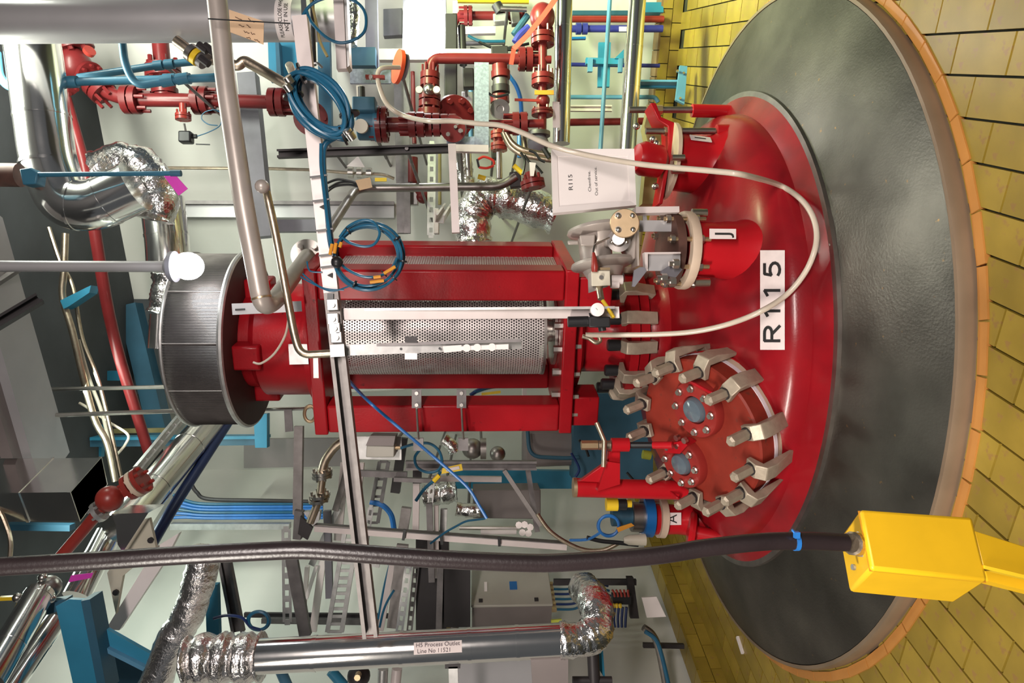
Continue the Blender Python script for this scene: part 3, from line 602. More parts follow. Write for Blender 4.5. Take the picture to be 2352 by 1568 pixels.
single('blind_flange', 'dark maroon bolted disc facing the camera beside the grey blue crossbar', 'flange', flange(MB(), L('', 3.6, '1042,268')[0], V((-0.35, -0.8, -0.35)), rad(48, 3.6), 0.035, 32, 8), 'oxide')
t = thing('handwheel_lid', 'thin orange disc seen edge on beneath the floodlight', 'disc', L('', 3.0, '922,153')[0]); MB().disc(L('', 3.0, '915,153')[0], V((0.08, -0.42, 0.9)), rad(38, 3.0), 0.016, 36).build('disc', 'orange', t)
MB().disc(L('', 3.02, '923,153')[0], V((0.08, -0.42, 0.9)), rad(30, 3.0), 0.03, 36).build('back_plate', 'grey_paint', t)
# --- floodlight (a real lamp) in the upper part of the picture
t = thing('floodlight', 'glaring white work floodlight among the pipes at the top edge', 'lamp', L('', 3.95, '975,55')[0])
slab(MB(), '', 3.86, '936,-8 1012,-8 1014,112 934,112', 0.02).build('lamp_glass', 'lamp', t); slab(MB(), '', 3.885, '926,-18 1024,-18 1026,124 924,124', 0.07).build('housing', 'grey_paint', t)
slab(MB(), '', 3.8, '1000,118 1000,124 940,124 940,118', 0.06).build('lower_lip', 'lamp_soft', t)
point('floodlight_light', P(975, 52, 3.74), 13, (0.90, 0.97, 1.0), 0.09)
# --- struts and rails
strut('strut', 'vertical grey blue speckled bar in front of the maroon pipes', *L('', 3.2, '1106,146 1106,340'), wd=0.066, h=0.03, m='speckle', open_=False)
strut('strut', 'short grey blue piece at the lower end of the speckled bar', *L('', 3.22, '1026,328 1124,326'), wd=0.045, h=0.03, m='speckle', open_=False)
strut('strut', 'dark slotted horizontal channel below the large cable coil', *L('', 2.95, '638,354 1032,341'), wd=0.034, h=0.03, m='dark_iron')
strut('strut', 'pale short end of the dark channel', *L('', 3.0, '1035,341 1122,343'), wd=0.03, h=0.03, m='strut_pale', open_=False)
strut('strut', 'pink lit vertical strut reaching the upper red column', *L('', 2.85, '1038,332 1047,535'), wd=0.031, h=0.03, m='strut_pale', open_=False)
strut('rail', 'wide two tone level steel rail near the wall', *L('', 4.1, '915,150 919,300 924,536'), wd=0.10, h=0.05, m='galv', cat='rail') if False else None
a_, b_ = L('', 4.15, '916,140 925,536'); t = thing('support_rail', 'wide vertical steel rail with a lip in front of the wall', 'rail', a_)
MB().beam(a_, b_, 0.06, 0.05, (0, -1, 0)).build('web', 'galv_dark', t); a2, b2 = L('', 4.1, '934,140 936,536'); MB().beam(a2, b2, 0.035, 0.03, (0, -1, 0)).build('lip', 'galv_dark', t)
strut('strut', 'dark vertical channel beside the floodlight', *L('', 3.8, '853,-20 856,160'), wd=0.065, h=0.04, m='grey_paint', open_=False)
strut('strut', 'pale horizontal bar under the floodlight', *L('', 3.6, '872,128 1128,128'), wd=0.056, h=0.04, m='strut_pale', open_=False)
perf_strip('perforated_strut', 'slotted vertical strip behind the pink strut', *L('', 3.95, '992,330 990,540'), 0.045, pitch=0.055)
strut('strut', 'short pale channel end pointing towards the camera', P(1010, 503, 3.6), P(1028, 475, 4.1), wd=0.045, h=0.04, m='strut_pale')
single('steel_beam', 'dark purple grey vertical beam behind the bent grey pipe', 'beam', MB().beam(*L('', 4.05, '570,172 607,545'), 0.10, 0.09, (0, -1, 0)), 'grey_paint')
single('steel_beam', 'short purple grey horizontal member beside the thin steel pipe', 'beam', MB().beam(*L('', 4.2, '600,520 732,519'), 0.07, 0.06, (0, -1, 0)), 'grey_paint')
t = thing('blue_column', 'teal blue steel column stub behind the tan tag', 'column', L('', 3.9, '650,140')[0])
MB().prism(L('', 3.9, '615,94 682,94 688,182 618,182')[::-1], V((0, 0.06, 0))).build('flange_plate', 'blue_beam', t); MB().prism(L('', 3.84, '632,94 640,94 646,182 636,182')[::-1], V((0, 0.06, 0))).build('web', 'blue_dull', t)
panel('blue_column', 'dim blue steel member behind the large blue coil', 'column', '', 4.2, '728,60 756,60 762,300 734,300', 0.05, 'blue_dull')
panel('blue_column', 'mid blue steel plate right of the white strut end', 'column', '', 3.7, '806,108 862,108 862,150 806,150', 0.05, 'blue_dull')
panel('white_bracket', 'small pale bracket above the dark blue valve', 'bracket', '', 3.5, '818,196 832,196 834,245 820,245', 0.02, 'strut_pale')
panel('grey_plate', 'grey blue slotted plate carrying the start of the cream hose', 'plate', '', 2.75, '804,158 898,158 898,191 804,191', 0.012, 'speckle')
t = thing('hose_clamp', 'small dark red clamp gripping the cream hose on the slotted plate', 'clamp', L('', 2.72, '860,177')[0]); MB().beam(*L('', 2.70, '840,177 884,178'), 0.012, 0.02, (0, -1, 0)).build('jaw', 'oxide_bright', t); MB().disc(L('', 2.69, '852,178')[0], V((0, -1, 0)), 0.008, 0.02, 6).build('screw', 'steel', t)
# --- wall fittings
panel('wall_trunking', 'long horizontal grey trunking strip below the thin stainless tube', 'trunking', '', 4.66, '412,464 905,466 905,500 412,498', 0.05, 'grey_duct')
panel('wall_trunking', 'thin dark capping along the grey trunking', 'trunking', '', 4.62, '412,460 905,462 905,470 412,468', 0.03, 'galv_dark')
for (x0, x1, y) in ((450, 560, 512), (640, 735, 504)): pass
# --- small bore tube with stainless ball valve
pipe_run('small_tube', 'thin stainless tube running across the wall to a small valve', 'tube', L('', 4.3, '330,385 620,387 720,390 800,397 880,400 905,410'), rad(3.6, 4.3), 'steel_warm', R=0.05, n=8)
t = thing('ball_valve', 'small stainless ball valve with a yellow tag on the thin tube', 'valve', L('', 4.25, '825,395')[0])
for s_ in ('806,396', '826,397', '848,398'): MB().disc(L('', 4.25, s_)[0], UP, 0.034, 0.03, 10).build('body_piece', 'steel', t)
MB().prism(L('', 4.2, '796,382 822,358 838,384')[::-1], V((0, 0.004, 0))).build('hanging_card', 'paper', t); slab(MB(), '', 4.2, '861,408 888,408 888,416 861,416', 0.01).build('yellow_tag', 'yellow', t)
pipe_run('steel_pipe', 'dull steel pipe rising diagonally then running straight to the right', 'pipe', L('', 3.5, '755,530,3.2 818,432,3.5 1150,428,3.5 1185,405,3.5'), rad(9.8, 3.5), 'steel_dark', R=0.06, n=14)
panel('tan_card', 'tan cardboard card tied to the dull steel pipe', 'card', '', 3.38, '816,414 850,407 855,430 826,437', 0.006, 'paper_tan')
for k, s_ in enumerate(('752,420 775,412 800,415 818,420', '755,432 778,420 805,418 820,424', '752,440 770,428 800,424 822,428')):
    single('black_wire', ('upper', 'middle', 'lowest')[k] + ' black lead looping behind the white rail to the tan card', 'wire', MB().tube(smooth(L('', 3.42, s_)), 0.006, 6), 'black', 'black leads by the tan card')
# --- foil wrapped elbow
def foil_run(name, label, ps, r, cat='duct', m='foil', rings=10, n=22, amp=0.10, group=None, seed=1, jit=0.05):
    rd = random.Random(seed); ps = smooth(ps, 10); mm = len(ps); rr = []
    for i in range(mm): rr.append(r * (1 - amp * abs(sin(pi * rings * i / mm)) ** 6 + rd.uniform(-0.03, 0.03)))
    mb = MB().tube(ps, rr, n); mb.v = [q + V((rd.uniform(-1, 1), rd.uniform(-1, 1), rd.uniform(-1, 1))) * r * jit for q in mb.v]
    return single(name, label, cat, mb, m, group, sharp=60)
foil_run('foil_duct', 'crumpled foil wrapped duct bending behind the white notice frame', L('', 3.7, '1088,560 1084,505 1098,468 1130,452 1190,466 1275,494'), rad(44, 3.7), rings=7, seed=3)
foil_run('foil_bundle', 'loose foil wrapped bundle above the duct', L('', 3.9, '1062,352 1066,400 1075,432'), rad(22, 3.9), 'bundle', seed=4, rings=3)
foil_run('foil_bundle', 'bright foil scrap beside the white strut end', L('', 3.6, '812,5 812,50 806,104'), rad(14, 3.6), 'bundle', seed=5, rings=3)
# --- insulated level pipes
def clad_pipe(name, label, ps, r, bands=(), m='clad', cat='pipe', R=None, n=28, bw=0.012):
    t = thing(name, label, cat, ps[0]); q = fillet(ps, R or r * 2.2, 8); MB().tube(q, r, n).build('cladding', m, t)
    for i, f in bands:
        a, b = ps[i], ps[i + 1]; c = a.lerp(b, f); MB().disc(c, b - a, r * 1.025, bw, n).build('seam_band', m, t)
    return t
t = clad_pipe('insulated_pipe', 'bright metal clad vertical pipe with a white label, left of the blue rails', L('', 3.55, '1296,-30 1289,330'), rad(20, 3.55), [(0, .25), (0, .62)])
slab(MB(), '', 3.49, '1269,233 1285,234 1286,293 1270,293', 0.004).build('label_card', 'white', t)
clad_pipe('insulated_pipe', 'bright metal clad vertical pipe left of the yellow kerb', L('', 3.45, '1466,-30 1440,352'), rad(20, 3.45), [(0, .36), (0, .6), (0, .78)])
# --- pipes running down to the kerb
panel('blue_beam', 'teal steel strip above the bright red pipe at the top edge', 'beam', '', 4.15, '1312,24 1520,24 1520,34 1312,34', 0.04, 'blue_dull')
panel('blue_beam', 'dark blue steel foot at the top edge beside the kerb', 'beam', '', 4.1, '1480,5 1524,5 1524,28 1480,28', 0.04, 'blue_beam')
pipe_run('red_pipe', 'bright red horizontal pipe near the top edge', 'pipe', L('', 4.1, '1300,44 1524,44'), rad(7.5, 4.1), 'oxide_bright', n=12)
t = pipe_run('violet_pipe', 'thick violet blue horizontal pipe with a valve and blue lever', 'pipe', L('', 4.05, '1300,66 1522,66'), rad(8, 4.05), 'blue_violet', fl=[(0, 0.16, rad(13, 4.05), 0.03)], n=12, fb=0)
MB().beam(*L('', 3.9, '1272,90 1345,88'), 0.012, 0.02, (0, -1, 0)).build('lever', 'blue_enamel', t); slab(MB(), '', 3.98, '1422,61 1440,61 1440,72 1422,72', 0.003).build('label_card', 'white', t)
pipe_run('violet_pipe', 'thin violet blue horizontal pipe held by the light blue bracket', 'pipe', L('', 4.1, '1308,148 1515,151'), rad(4.5, 4.1), 'blue_violet', n=10)
pipe_run('blue_pipe', 'thin light blue horizontal pipe crossing the blue rail', 'pipe', L('', 4.1, '1305,223 1505,223 1512,235'), rad(5, 4.1), 'blue_light', n=10)
strut('strut', 'grey pink horizontal strut ending at the blue rail', *L('', 4.1, '1305,249 1405,249'), wd=0.035, h=0.02, m='strut_pale')
pipe_run('red_pipe', 'dark red horizontal pipe nearest the notice frame', 'pipe', L('', 4.2, '1305,281 1500,278'), rad(8.5, 4.2), 'oxide', n=12)
t = thing('pipe_bracket', 'light blue cross shaped steel bracket holding the thin violet pipe', 'bracket', L('', 4.0, '1390,150')[0])
slab(MB(), '', 4.02, '1375,97 1403,97 1400,199 1373,199', 0.02).build('plate', 'blue_beam', t); slab(MB(), '', 3.98, '1346,132 1433,134 1433,147 1346,146', 0.03).build('crossbar', 'blue_beam', t)
for s_ in ('1351,132 1362,132 1361,164 1350,164', '1421,134 1431,134 1430,165 1420,165'): slab(MB(), '', 3.96, s_, 0.02).build('lug', 'blue_light', t)
MB().prism(L('', 3.97, '1412,134 1433,113 1433,134')[::-1], V((0, 0.012, 0))).build('gusset', 'blue_beam', t)
pipe_run('blue_rail', 'long light blue vertical rod crossing in front of the coloured pipes', 'rail', L('', 3.85, '1402,-20 1388,200 1379,345'), rad(5, 3.85), 'blue_light', n=8)
t = thing('floor_bracket', 'light blue steel arm with a bolted foot plate on the yellow kerb', 'bracket', L('', 3.75, '1565,195')[0])
slab(MB(), '', 3.9, '1460,165 1466,165 1466,202 1460,202', 0.03).build('end_plate', 'blue_light', t); MB().prism(L('', 3.88, '1464,184 1560,186 1560,201 1464,201')[::-1], V((0, 0.02, 0))).build('arm', 'blue_beam', t)
slab(MB(), '', 3.82, '1464,183 1558,183 1558,188 1464,187', 0.08).build('arm_flange', 'blue_light', t)
slab(MB(), '', 3.78, '1562,150 1579,152 1572,239 1552,229', 0.02).build('foot_plate', 'blue_light', t)
for s_ in ('1556,163', '1570,168', '1562,226'): MB().disc(L('', 3.77, s_)[0], V((0, -1, 0)), 0.007, 0.012, 6).build('bolt', 'steel', t)
# --- ribbon, hoses and odds and ends
rb = L('', 3.2, '1280,-8 1245,40 1212,80 1180,112'); mb = MB()
for q, p in zip(rb, rb[1:]): mb.beam(q, p, 0.026, 0.002, (0.3, -1, 0.2))
q = L('', 3.2, '1180,112 1174,148'); mb.beam(q[0], q[1], 0.02, 0.002, (0.2, -1, 0)); tag(mb.build('ribbon', 'ribbon_red'), 'scarlet plastic tape slanting across the maroon pipe end', 'ribbon')
pipe_run('blue_hose', 'bright blue air hose curving beside the lever valve', 'hose', smooth(L('', 3.55, '1168,172 1185,196 1195,225 1198,262')), 0.011, 'cable_bright', n=8)
pipe_run('blue_hose', 'bright blue hose end below the maroon pipe crossing', 'hose', L('', 3.55, '1193,303 1193,362'), 0.011, 'cable_bright', n=8)
pipe_run('violet_hose', 'violet blue hose behind the scarlet tape', 'hose', smooth(L('', 3.7, '1215,62 1195,80 1183,98')), 0.02, 'blue_violet', n=8)
pipe_run('navy_hose', 'navy pipe stub slanting under the ribbon', 'hose', L('', 3.75, '1212,35 1180,80'), 0.018, 'blue_dull', n=8)
for k, (s_, lb) in enumerate((('1158,298 1176,328 1205,345 1268,358', 'upper'), ('1155,304 1172,336 1205,356 1268,368', 'lower'))):
    single('braided_hose', lb + ' of two steel braided hoses running to the notice frame', 'hose', MB().tube(smooth(L('', 3.25, s_)), rad(6.5, 3.25), 10), 'steel_warm', 'braided hoses by the notice frame')
t = thing('pressure_regulator', 'dark grey rounded regulator body behind the cream hose', 'regulator', L('', 3.4, '1236,328')[0]); MB().ball(L('', 3.4, '1236,330')[0], rad(25, 3.4), 18, (1, 0, 0), 0.9).build('bonnet', 'grey_paint', t); MB().disc(L('', 3.4, '1238,308')[0], V((1, 0, 0)), rad(26, 3.4), 0.02, 20).build('rim', 'galv_dark', t)
t = thing('valve_stack', 'stack of small maroon and grey valve bodies left of the lever valve', 'valve', L('', 3.45, '1148,190')[0])
for s_, r_, m_ in (('1148,158', 18, 'oxide'), ('1150,172', 22, 'oxide'), ('1150,190', 17, 'galv_dark'), ('1150,206', 21, 'dark_iron'), ('1148,228', 22, 'oxide')): MB().disc(L('', 3.45, s_)[0], V((1, 0, 0.05)), rad(r_, 3.45), 0.034, 18).build('body_ring', m_, t)
single('steel_flange', 'shiny steel flange with a bore, under the small valve stack', 'flange', MB().lathe(L('', 3.35, '1147,252')[0], V((-0.2, -1, -0.1)), [(0.018, 0.02), (0.018, 0.03), (rad(22, 3.35), 0.03), (rad(22, 3.35), 0.0), (0.018, 0.0)], 28), 'steel')
pipe_run('red_fitting', 'bright red flanged stub beside the braided hoses', 'fitting', L('', 3.4, '1146,296 1146,345'), rad(10, 3.4), 'oxide_bright', fl=[(0, .3, rad(19, 3.4), .016), (0, .85, rad(19, 3.4), .016)], fb=4)
pipe_run('steel_tube', 'bright vertical steel tube below the red stub', 'tube', L('', 3.4, '1146,350 1147,410'), rad(7, 3.4), 'steel', n=10)
t = thing('pliers', 'pair of red handled pliers hanging among the foil bundles', 'pliers', L('', 3.3, '1112,378')[0])
MB().tube(smooth(L('', 3.3, '1098,366 1112,360 1132,368 1135,378')), 0.006, 8).build('handle', 'ribbon_red', t); MB().tube(smooth(L('', 3.3, '1100,384 1118,386 1134,380')), 0.006, 8).build('handle', 'ribbon_red', t); MB().beam(*L('', 3.3, '1096,366 1100,384'), 0.014, 0.01).build('jaw', 'black', t)
t = thing('red_valve', 'maroon valve right of the wide vertical rail', 'valve', L('', 4.1, '950,390')[0]); MB().tube(L('', 4.1, '948,362 948,420'), rad(12, 4.1), 14).build('body', 'oxide', t); MB().ball(L('', 4.1, '972,452')[0], rad(16, 4.1), 12).build('bonnet', 'oxide', t); MB().tube(L('', 4.1, '950,420 970,450'), rad(9, 4.1), 10).build('neck', 'oxide', t)
t = pipe_run('maroon_pipe', 'maroon pipe end with a two bolt flange left of the notice frame', 'pipe', L('', 3.0, '1218,395 1224,425'), rad(13, 3.0), 'oxide', fl=[(0, .95, rad(28, 3.0), .016)], fb=4)
slab(MB(), '', 2.93, '1216,372 1231,374 1226,404 1218,404', 0.006).build('label_card', 'white', t)
for k, (s_, m_, lb, Y_) in enumerate((('1098,405 1115,410', 'yellow', 'short yellow tag clipped by the foil duct', 3.4), ('1180,380 1200,398', 'yellow', 'yellow sleeved wire end by the notice frame', 3.3), ('1248,340 1262,362', 'black', 'black plug beside the notice frame', 3.2))):
    single('wire_end', lb, 'wire', MB().tube(L('', Y_, s_), 0.012, 8), m_)
for k, (s_, lb) in enumerate((('1100,96 1140,112 1180,108 1215,100', 'middle'), ('1080,110 1125,118 1175,114 1210,120', 'lower'), ('1075,82 1095,92 1115,95 1160,95', 'upper'))):
    single('black_cable', lb + ' black cable sagging between the two highest maroon pipes', 'cable', MB().tube(smooth(L('', 3.75, s_)), 0.008, 6), 'black' if k < 2 else 'cable_blue', 'cables between the maroon pipes')
t = thing('gearbox', 'small grey actuator box at the top edge on the maroon pipe', 'actuator', L('', 3.85, '1145,30')[0]); slab(MB(), '', 3.85, '1132,30 1165,28 1168,48 1134,50', 0.06).build('body', 'galv', t, bevel=0.006); MB().tube(L('', 3.85, '1140,10 1150,28'), 0.03, 12).build('motor', 'dark_iron', t)
panel('grey_tray', 'pale grey cable tray piece below the floodlight', 'tray', '', 3.9, '1050,62 1138,60 1138,76 1050,78', 0.03, 'strut_pale')
panel('black_unit', 'black control unit just left of the speckled bar', 'unit', '', 3.6, '1062,155 1088,155 1090,200 1064,200', 0.05, 'dark_iron', bevel=0.006)
panel('black_unit', 'dark post beside the floodlight, behind the elbow pipe', 'unit', '', 3.7, '1022,30 1050,30 1050,235 1020,235', 0.05, 'dark_iron', bevel=0.006)
panel('yellow_plate', 'pale yellow plate at the upper edge of the picture', 'plate', '', 4.1, '1050,-10 1215,-10 1215,6 1050,4', 0.02, 'yellow')
panel('white_plate', 'small white legend plate near the floodlight', 'plate', '', 3.7, '1040,2 1051,2 1051,30 1040,30', 0.006, 'white')
# --- support studs and flange plate of the I nozzle
t = thing('nozzle_clamp', 'red lozenge flange with an olive cover plate on two studs by the I nozzle', 'flange', L('', 2.62, '1530,330')[0])
c = IX + NI * 0.20
MB().disc(c, NI, 0.145, 0.014, 40).build('split_ring', 'gasket', t)
MB().prism(L('', 2.60, '1494,236 1507,236 1519,268 1552,282 1549,330 1535,392 1522,468 1512,468 1526,392 1536,332 1534,290 1512,276')[::-1], V((0, 0.10, 0))).build('lozenge_plate', 'red_clean', t, bevel=0.003)
MB().prism(L('', 2.72, '1490,248 1510,262 1535,286 1528,380 1508,468 1475,468 1488,330 1480,290')[::-1], V((0, 0.06, 0))).build('olive_plate', 'olive', t)
MB().lathe(P(1486, 366, 2.60), V((0.1, -0.25, 1)), [(0.0, -0.075), (0.04, -0.07), (0.062, -0.05), (0.064, 0.02), (0.05, 0.045), (0.0, 0.055)], 24).build('red_cap', 'red_clean', t)
for s_ in ('1462,290', '1500,320', '1508,330', '1505,428'): MB().ball(L('', 2.58, s_)[0], 0.014, 10).build('nut', 'steel', t)
for k, (a_, b_, so, el, Y_) in enumerate((('1445,252', '1592,252', '1589,254 1668,256', '1668,256 1690,258 1702,270', 2.86), ('1483,301', '1642,301', '1645,302 1732,302', '1732,302 1752,306 1745,340', 2.62))):
    u = thing('support_stud', ('upper', 'lower')[k] + ' long threaded stud in a red socket beside the I nozzle', 'stud', L('', Y_, so)[1])
    MB().tube(L('', Y_, a_ + ' ' + b_), rad(7.5, Y_), 14).build('threaded_rod', 'steel_dark', u); MB().tube(fillet(L('', Y_, so + ' ' + el.split(' ', 1)[1]), 0.03), rad(16 if k else 15, Y_), 20).build('socket', 'red_clean', u)
    for f in (0.32, 0.46): MB().disc(L('', Y_, a_)[0].lerp(L('', Y_, b_)[0], f), UP, rad(11.5, Y_), 0.028, 6).build('nut', 'brass', u)
for s_ in ('1556,362', '1556,392'): MB().tube(L('', 2.5, s_.replace('1556', '1543') + ' ' + s_.replace('1556', '1572')), 0.012, 10).build('ring_bolt', 'steel', t)

# --- more of the crowded fittings by the floodlight
for s_, r_, m_, Y_, lb in (('1060,60 1064,150', 9, 'dark_iron', 3.75, 'black vertical pipe stub right of the floodlight'), ('1082,160 1082,330', 6, 'blue_light', 4.0, 'pale blue vertical rod behind the speckled crossbar'),
    ('948,165 952,330', 5, 'oxide', 4.05, 'thin maroon vertical rod beside the wide rail'), ('1165,150 1164,228', 5, 'grey_paint', 3.6, 'slate rod beside the small valve stack'),
    ('1075,345 1078,405', 8, 'steel', 3.8, 'bright vertical tube behind the foil bundle'), ('1010,345 1010,470', 4, 'olive', 3.9, 'thin olive vertical tube beside the slotted strip'),
    ('1150,20 1210,22', 6, 'steel_dark', 3.7, 'dull steel horizontal tube at the upper edge'), ('1062,100 1158,98', 5, 'galv_dark', 3.9, 'grey horizontal rod between the black cables'),
    ('830,200 832,250', 8, 'dark_iron', 3.4, 'black stub above the dark blue valve'), ('1200,290 1206,345', 7, 'steel_warm', 3.45, 'warm toned steel stub beside the braided hoses')):
    pipe_run('small_pipe', lb, 'pipe', L('', Y_, s_), rad(r_, Y_), m_, n=10)
for s_, m_, Y_, lb in (('1060,210 1086,210 1086,245 1062,245', 'galv', 3.8, 'grey steel box beside the dark bolted disc'), ('1128,105 1166,104 1168,140 1130,141', 'dark_iron', 3.65, 'black relay box above the small valve stack'),
    ('1172,20 1192,18 1196,52 1176,54', 'galv_dark', 3.8, 'grey motor block at the upper edge beside the maroon pipe'), ('880,20 924,18 924,80 880,82', 'grey_paint', 4.1, 'slate plate right of the dark vertical channel'),
    ('1128,340 1150,338 1152,362 1130,364', 'dark_iron', 3.6, 'black block under the red stub'), ('1170,395 1196,392 1198,428 1172,430', 'dark_iron', 3.5, 'black connector block beside the two bolt maroon flange'),
    ('930,440 960,440 960,470 930,470', 'galv', 4.2, 'grey clip plate right of the wide vertical rail'), ('996,478 1008,478 1008,536 996,536', 'strut_pale', 3.9, 'pale strip beside the slotted vertical strip')):
    panel('fitting_box', lb, 'box', '', Y_, s_, 0.05, m_, bevel=0.004)
t = thing('sight_fitting', 'white steel flange ring behind the cream hose near the dark disc', 'fitting', L('', 3.4, '1020,200')[0])
for s_ in ('963,207', '1003,207'): MB().disc(L('', 3.4, s_)[0], V((0, -1, 0)), rad(8, 3.4), 0.02, 12).build('bolt_end', 'strut_pale', t)
t = thing('tee_flange', 'maroon lower flange with pale bolts where the two maroon pipes meet', 'flange', L('', 3.1, '1040,300')[0]); flange(MB(), L('', 3.12, '1042,296')[0], V((-0.3, -1, 0.3)), rad(30, 3.1), 0.02, 24, 0).build('disc', 'oxide', t)
for s_ in ('1058,300', '1030,308', '1052,282'): MB().disc(L('', 3.06, s_)[0], V((-0.3, -1, 0.3)), 0.01, 0.014, 6).build('bolt', 'steel', t)
for k, s_ in enumerate(('1215,345 1230,352 1240,366 1252,372', '1205,356 1216,372 1232,382 1246,398', '1196,350 1205,366 1204,385 1200,400', '1110,200 1122,214 1140,222 1168,216')):
    single('black_wire', ('first', 'second', 'third', 'leftmost')[k] + ' black wire tangled among the braided hoses and valves', 'wire', MB().tube(smooth(L('', 3.2, s_)), 0.006, 6), 'black', 'wires among the braided hoses')
# ================================================================ left hand side and overhead (lower and left part of the turned picture)
# --- silver ducts overhead
clad_pipe('silver_duct', 'large shiny metal clad duct with a segmented elbow left of the blue lever', L('', 3.05, '52,10 75,100 112,380 150,468 215,474 312,428'), rad(56, 3.05), [(0, .5), (1, .6), (1, .98), (3, .4), (4, .3), (4, .97)], R=0.16, n=36)
foil_run('foil_duct', 'foil wrapped bend of the silver duct behind the blue lever', L('', 3.25, '225,392 285,372 335,392 362,450 352,505'), rad(44, 3.25), seed=7, rings=5)
clad_pipe('silver_duct', 'dim vertical silver duct above the round lamp', L('', 3.75, '372,455 385,560 388,620'), rad(46, 3.75), [(0, .35), (0, .8)], n=30)
foil_run('foil_duct', 'foil wrapped stretch of duct just behind the round lamp', L('', 3.75, '388,628 384,680 376,720'), rad(36, 3.75), seed=8, rings=2)
clad_pipe('silver_duct', 'short silver duct end just left of the fan cowl', L('', 3.9, '372,722 368,800'), rad(26, 3.9), [(0, .2)], n=24)
t = thing('lever_valve', 'dark valve with a long blue lever and a magenta tag beside the silver duct', 'valve', L('', 2.8, '62,404')[0])
MB().tube(L('', 2.8, '80,401 414,398'), rad(5.5, 2.8), 10).build('lever', 'blue_enamel' if False else 'blue', t); MB().tube(L('', 2.79, '392,398 416,398'), rad(7, 2.8), 10).build('lever_grip', 'blue_dull', t)
MB().prism(L('', 2.78, '44,388 70,384 86,398 82,422 52,424')[::-1], V((0, 0.06, 0))).build('lever_boss', 'blue', t, bevel=0.004); MB().disc(L('', 2.9, '20,402')[0], UP, rad(26, 2.9), 0.09, 16).build('valve_body', 'brown', t)
slab(MB(), '', 2.79, '376,404 405,404 431,433 410,449', 0.003).build('magenta_tag', 'magenta', t)
# --- pendant lamp on its conduit
t = thing('pendant_lamp', 'glaring round lamp on a grey horizontal tube at the fan cowl', 'lamp', L('', 2.6, '430,610')[0])
MB().tube(L('', 2.6, '-30,611 384,612'), rad(12.5, 2.6), 16).build('drop_tube', 'grey_duct', t); MB().lathe(P(378, 612, 2.6), V((0, 0, -1)), [(rad(13, 2.6), 0), (rad(34, 2.6), rad(14, 2.6)), (rad(35, 2.6), rad(24, 2.6))], 24).build('lamp_holder', 'grey_paint', t)
MB().ball(P(432, 611, 2.6), rad(31, 2.6), 24, (0, 0, 1), 1.1).build('lamp_glass', 'lamp', t)
point('pendant_light', P(432, 611, 2.5) + V((0, 0, -0.0)), 1.6, (0.86, 0.96, 1.0), 0.08)
# --- overhead pipes, conduits and rods
pipe_run('red_pipe', 'long dull red pipe slanting down left of the fan cowl', 'pipe', L('', 3.75, '150,226 200,400 216,520 255,760,3.9 346,1052,4.2'), rad(12, 4.0), 'oxide', R=0.5, n=14)
pipe_run('conduit', 'wavy beige conduit held by the small blue clamp', 'conduit', smooth(L('', 3.9, '150,536 147,620 144,682 166,760 190,862 218,964 246,1018 265,1105')), rad(7.5, 3.9), 'steel_warm', n=10)
pipe_run('conduit', 'straight beige conduit left of the wavy one', 'conduit', smooth(L('', 3.95, '112,522 138,600 160,640 172,680 190,780 230,888 280,1105')), rad(4.5, 3.95), 'steel_warm', n=8)
pipe_run('conduit', 'thin beige conduit between the wavy and the straight one', 'conduit', smooth(L('', 4.0, '180,780 205,870 238,960 268,1100')), rad(4, 4.0), 'hose', n=8)
t = thing('blue_clamp', 'teal blue steel clamp plate gripping the beige conduits', 'clamp', L('', 3.88, '170,690')[0]); MB().prism(L('', 3.86, '138,690 190,664 209,655 205,672 160,702 146,709')[::-1], V((0, 0.08, 0))).build('plate', 'blue_beam', t)
pipe_run('hanger_rod', 'thin steel hanger rod running left from the fan cowl, upper of two', 'rod', L('', 3.5, '-6,896 398,888'), rad(4.5, 3.5), 'steel', n=8)
pipe_run('hanger_rod', 'thin steel hanger rod running left from the fan cowl, lower of two', 'rod', L('', 3.3, '-10,958 416,943'), rad(5, 3.3), 'steel', n=8)
pipe_run('thin_tube', 'thin pale tube hooked behind the beige conduits', 'tube', smooth(L('', 4.0, '182,925 200,935 250,969 293,997 288,1020 270,1042')), rad(3, 4.0), 'hose', n=8)
def soffit(name, label, cat, s, z, th, m):
    q = [PZ(*[float(k) for k in t_.split(',')], z) for t_ in s.split()]; return single(name, label, cat, MB().prism(q, V((0, 0, th))), m)
soffit('tray_cover', 'pale grey galvanised tray cover slanting at the left edge', 'tray', '-30,470 6,500 160,1038 150,1052 74,1052 -30,690', 3.16, 0.06, 'grey_duct')
soffit('tray_cover', 'darker grey tray cover left of the pale one', 'tray', '-30,740 -2,815 70,1052 30,1052 -30,860', 3.2, 0.05, 'box_dark')
strut('strut', 'dark strut end with a green edge lying over the pale tray cover', P(-20, 752, 2.6), P(92, 685, 2.7), wd=0.04, h=0.03, m='dark_iron')
strut('strut', 'thin dark bar crossing the tray cover near the conduit', P(-10, 652, 2.9), P(42, 618, 3.0), wd=0.02, h=0.02, m='galv_dark', open_=False)
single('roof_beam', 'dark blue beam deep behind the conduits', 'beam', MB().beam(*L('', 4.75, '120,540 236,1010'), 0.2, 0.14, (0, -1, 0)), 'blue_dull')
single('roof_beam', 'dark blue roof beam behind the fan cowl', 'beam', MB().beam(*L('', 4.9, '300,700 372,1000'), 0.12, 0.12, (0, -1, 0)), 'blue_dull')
panel('roof_plate', 'dark steel plate left of the fan cowl', 'plate', '', 4.95, '20,530 380,520 400,870 90,1000', 0.05, 'ceiling')  # dark plate among the roof steel
panel('blue_beam', 'teal strip of roof steel beside the red sloping pipe', 'beam', '', 4.6, '112,850 288,852 288,874 112,872', 0.05, 'blue_beam')
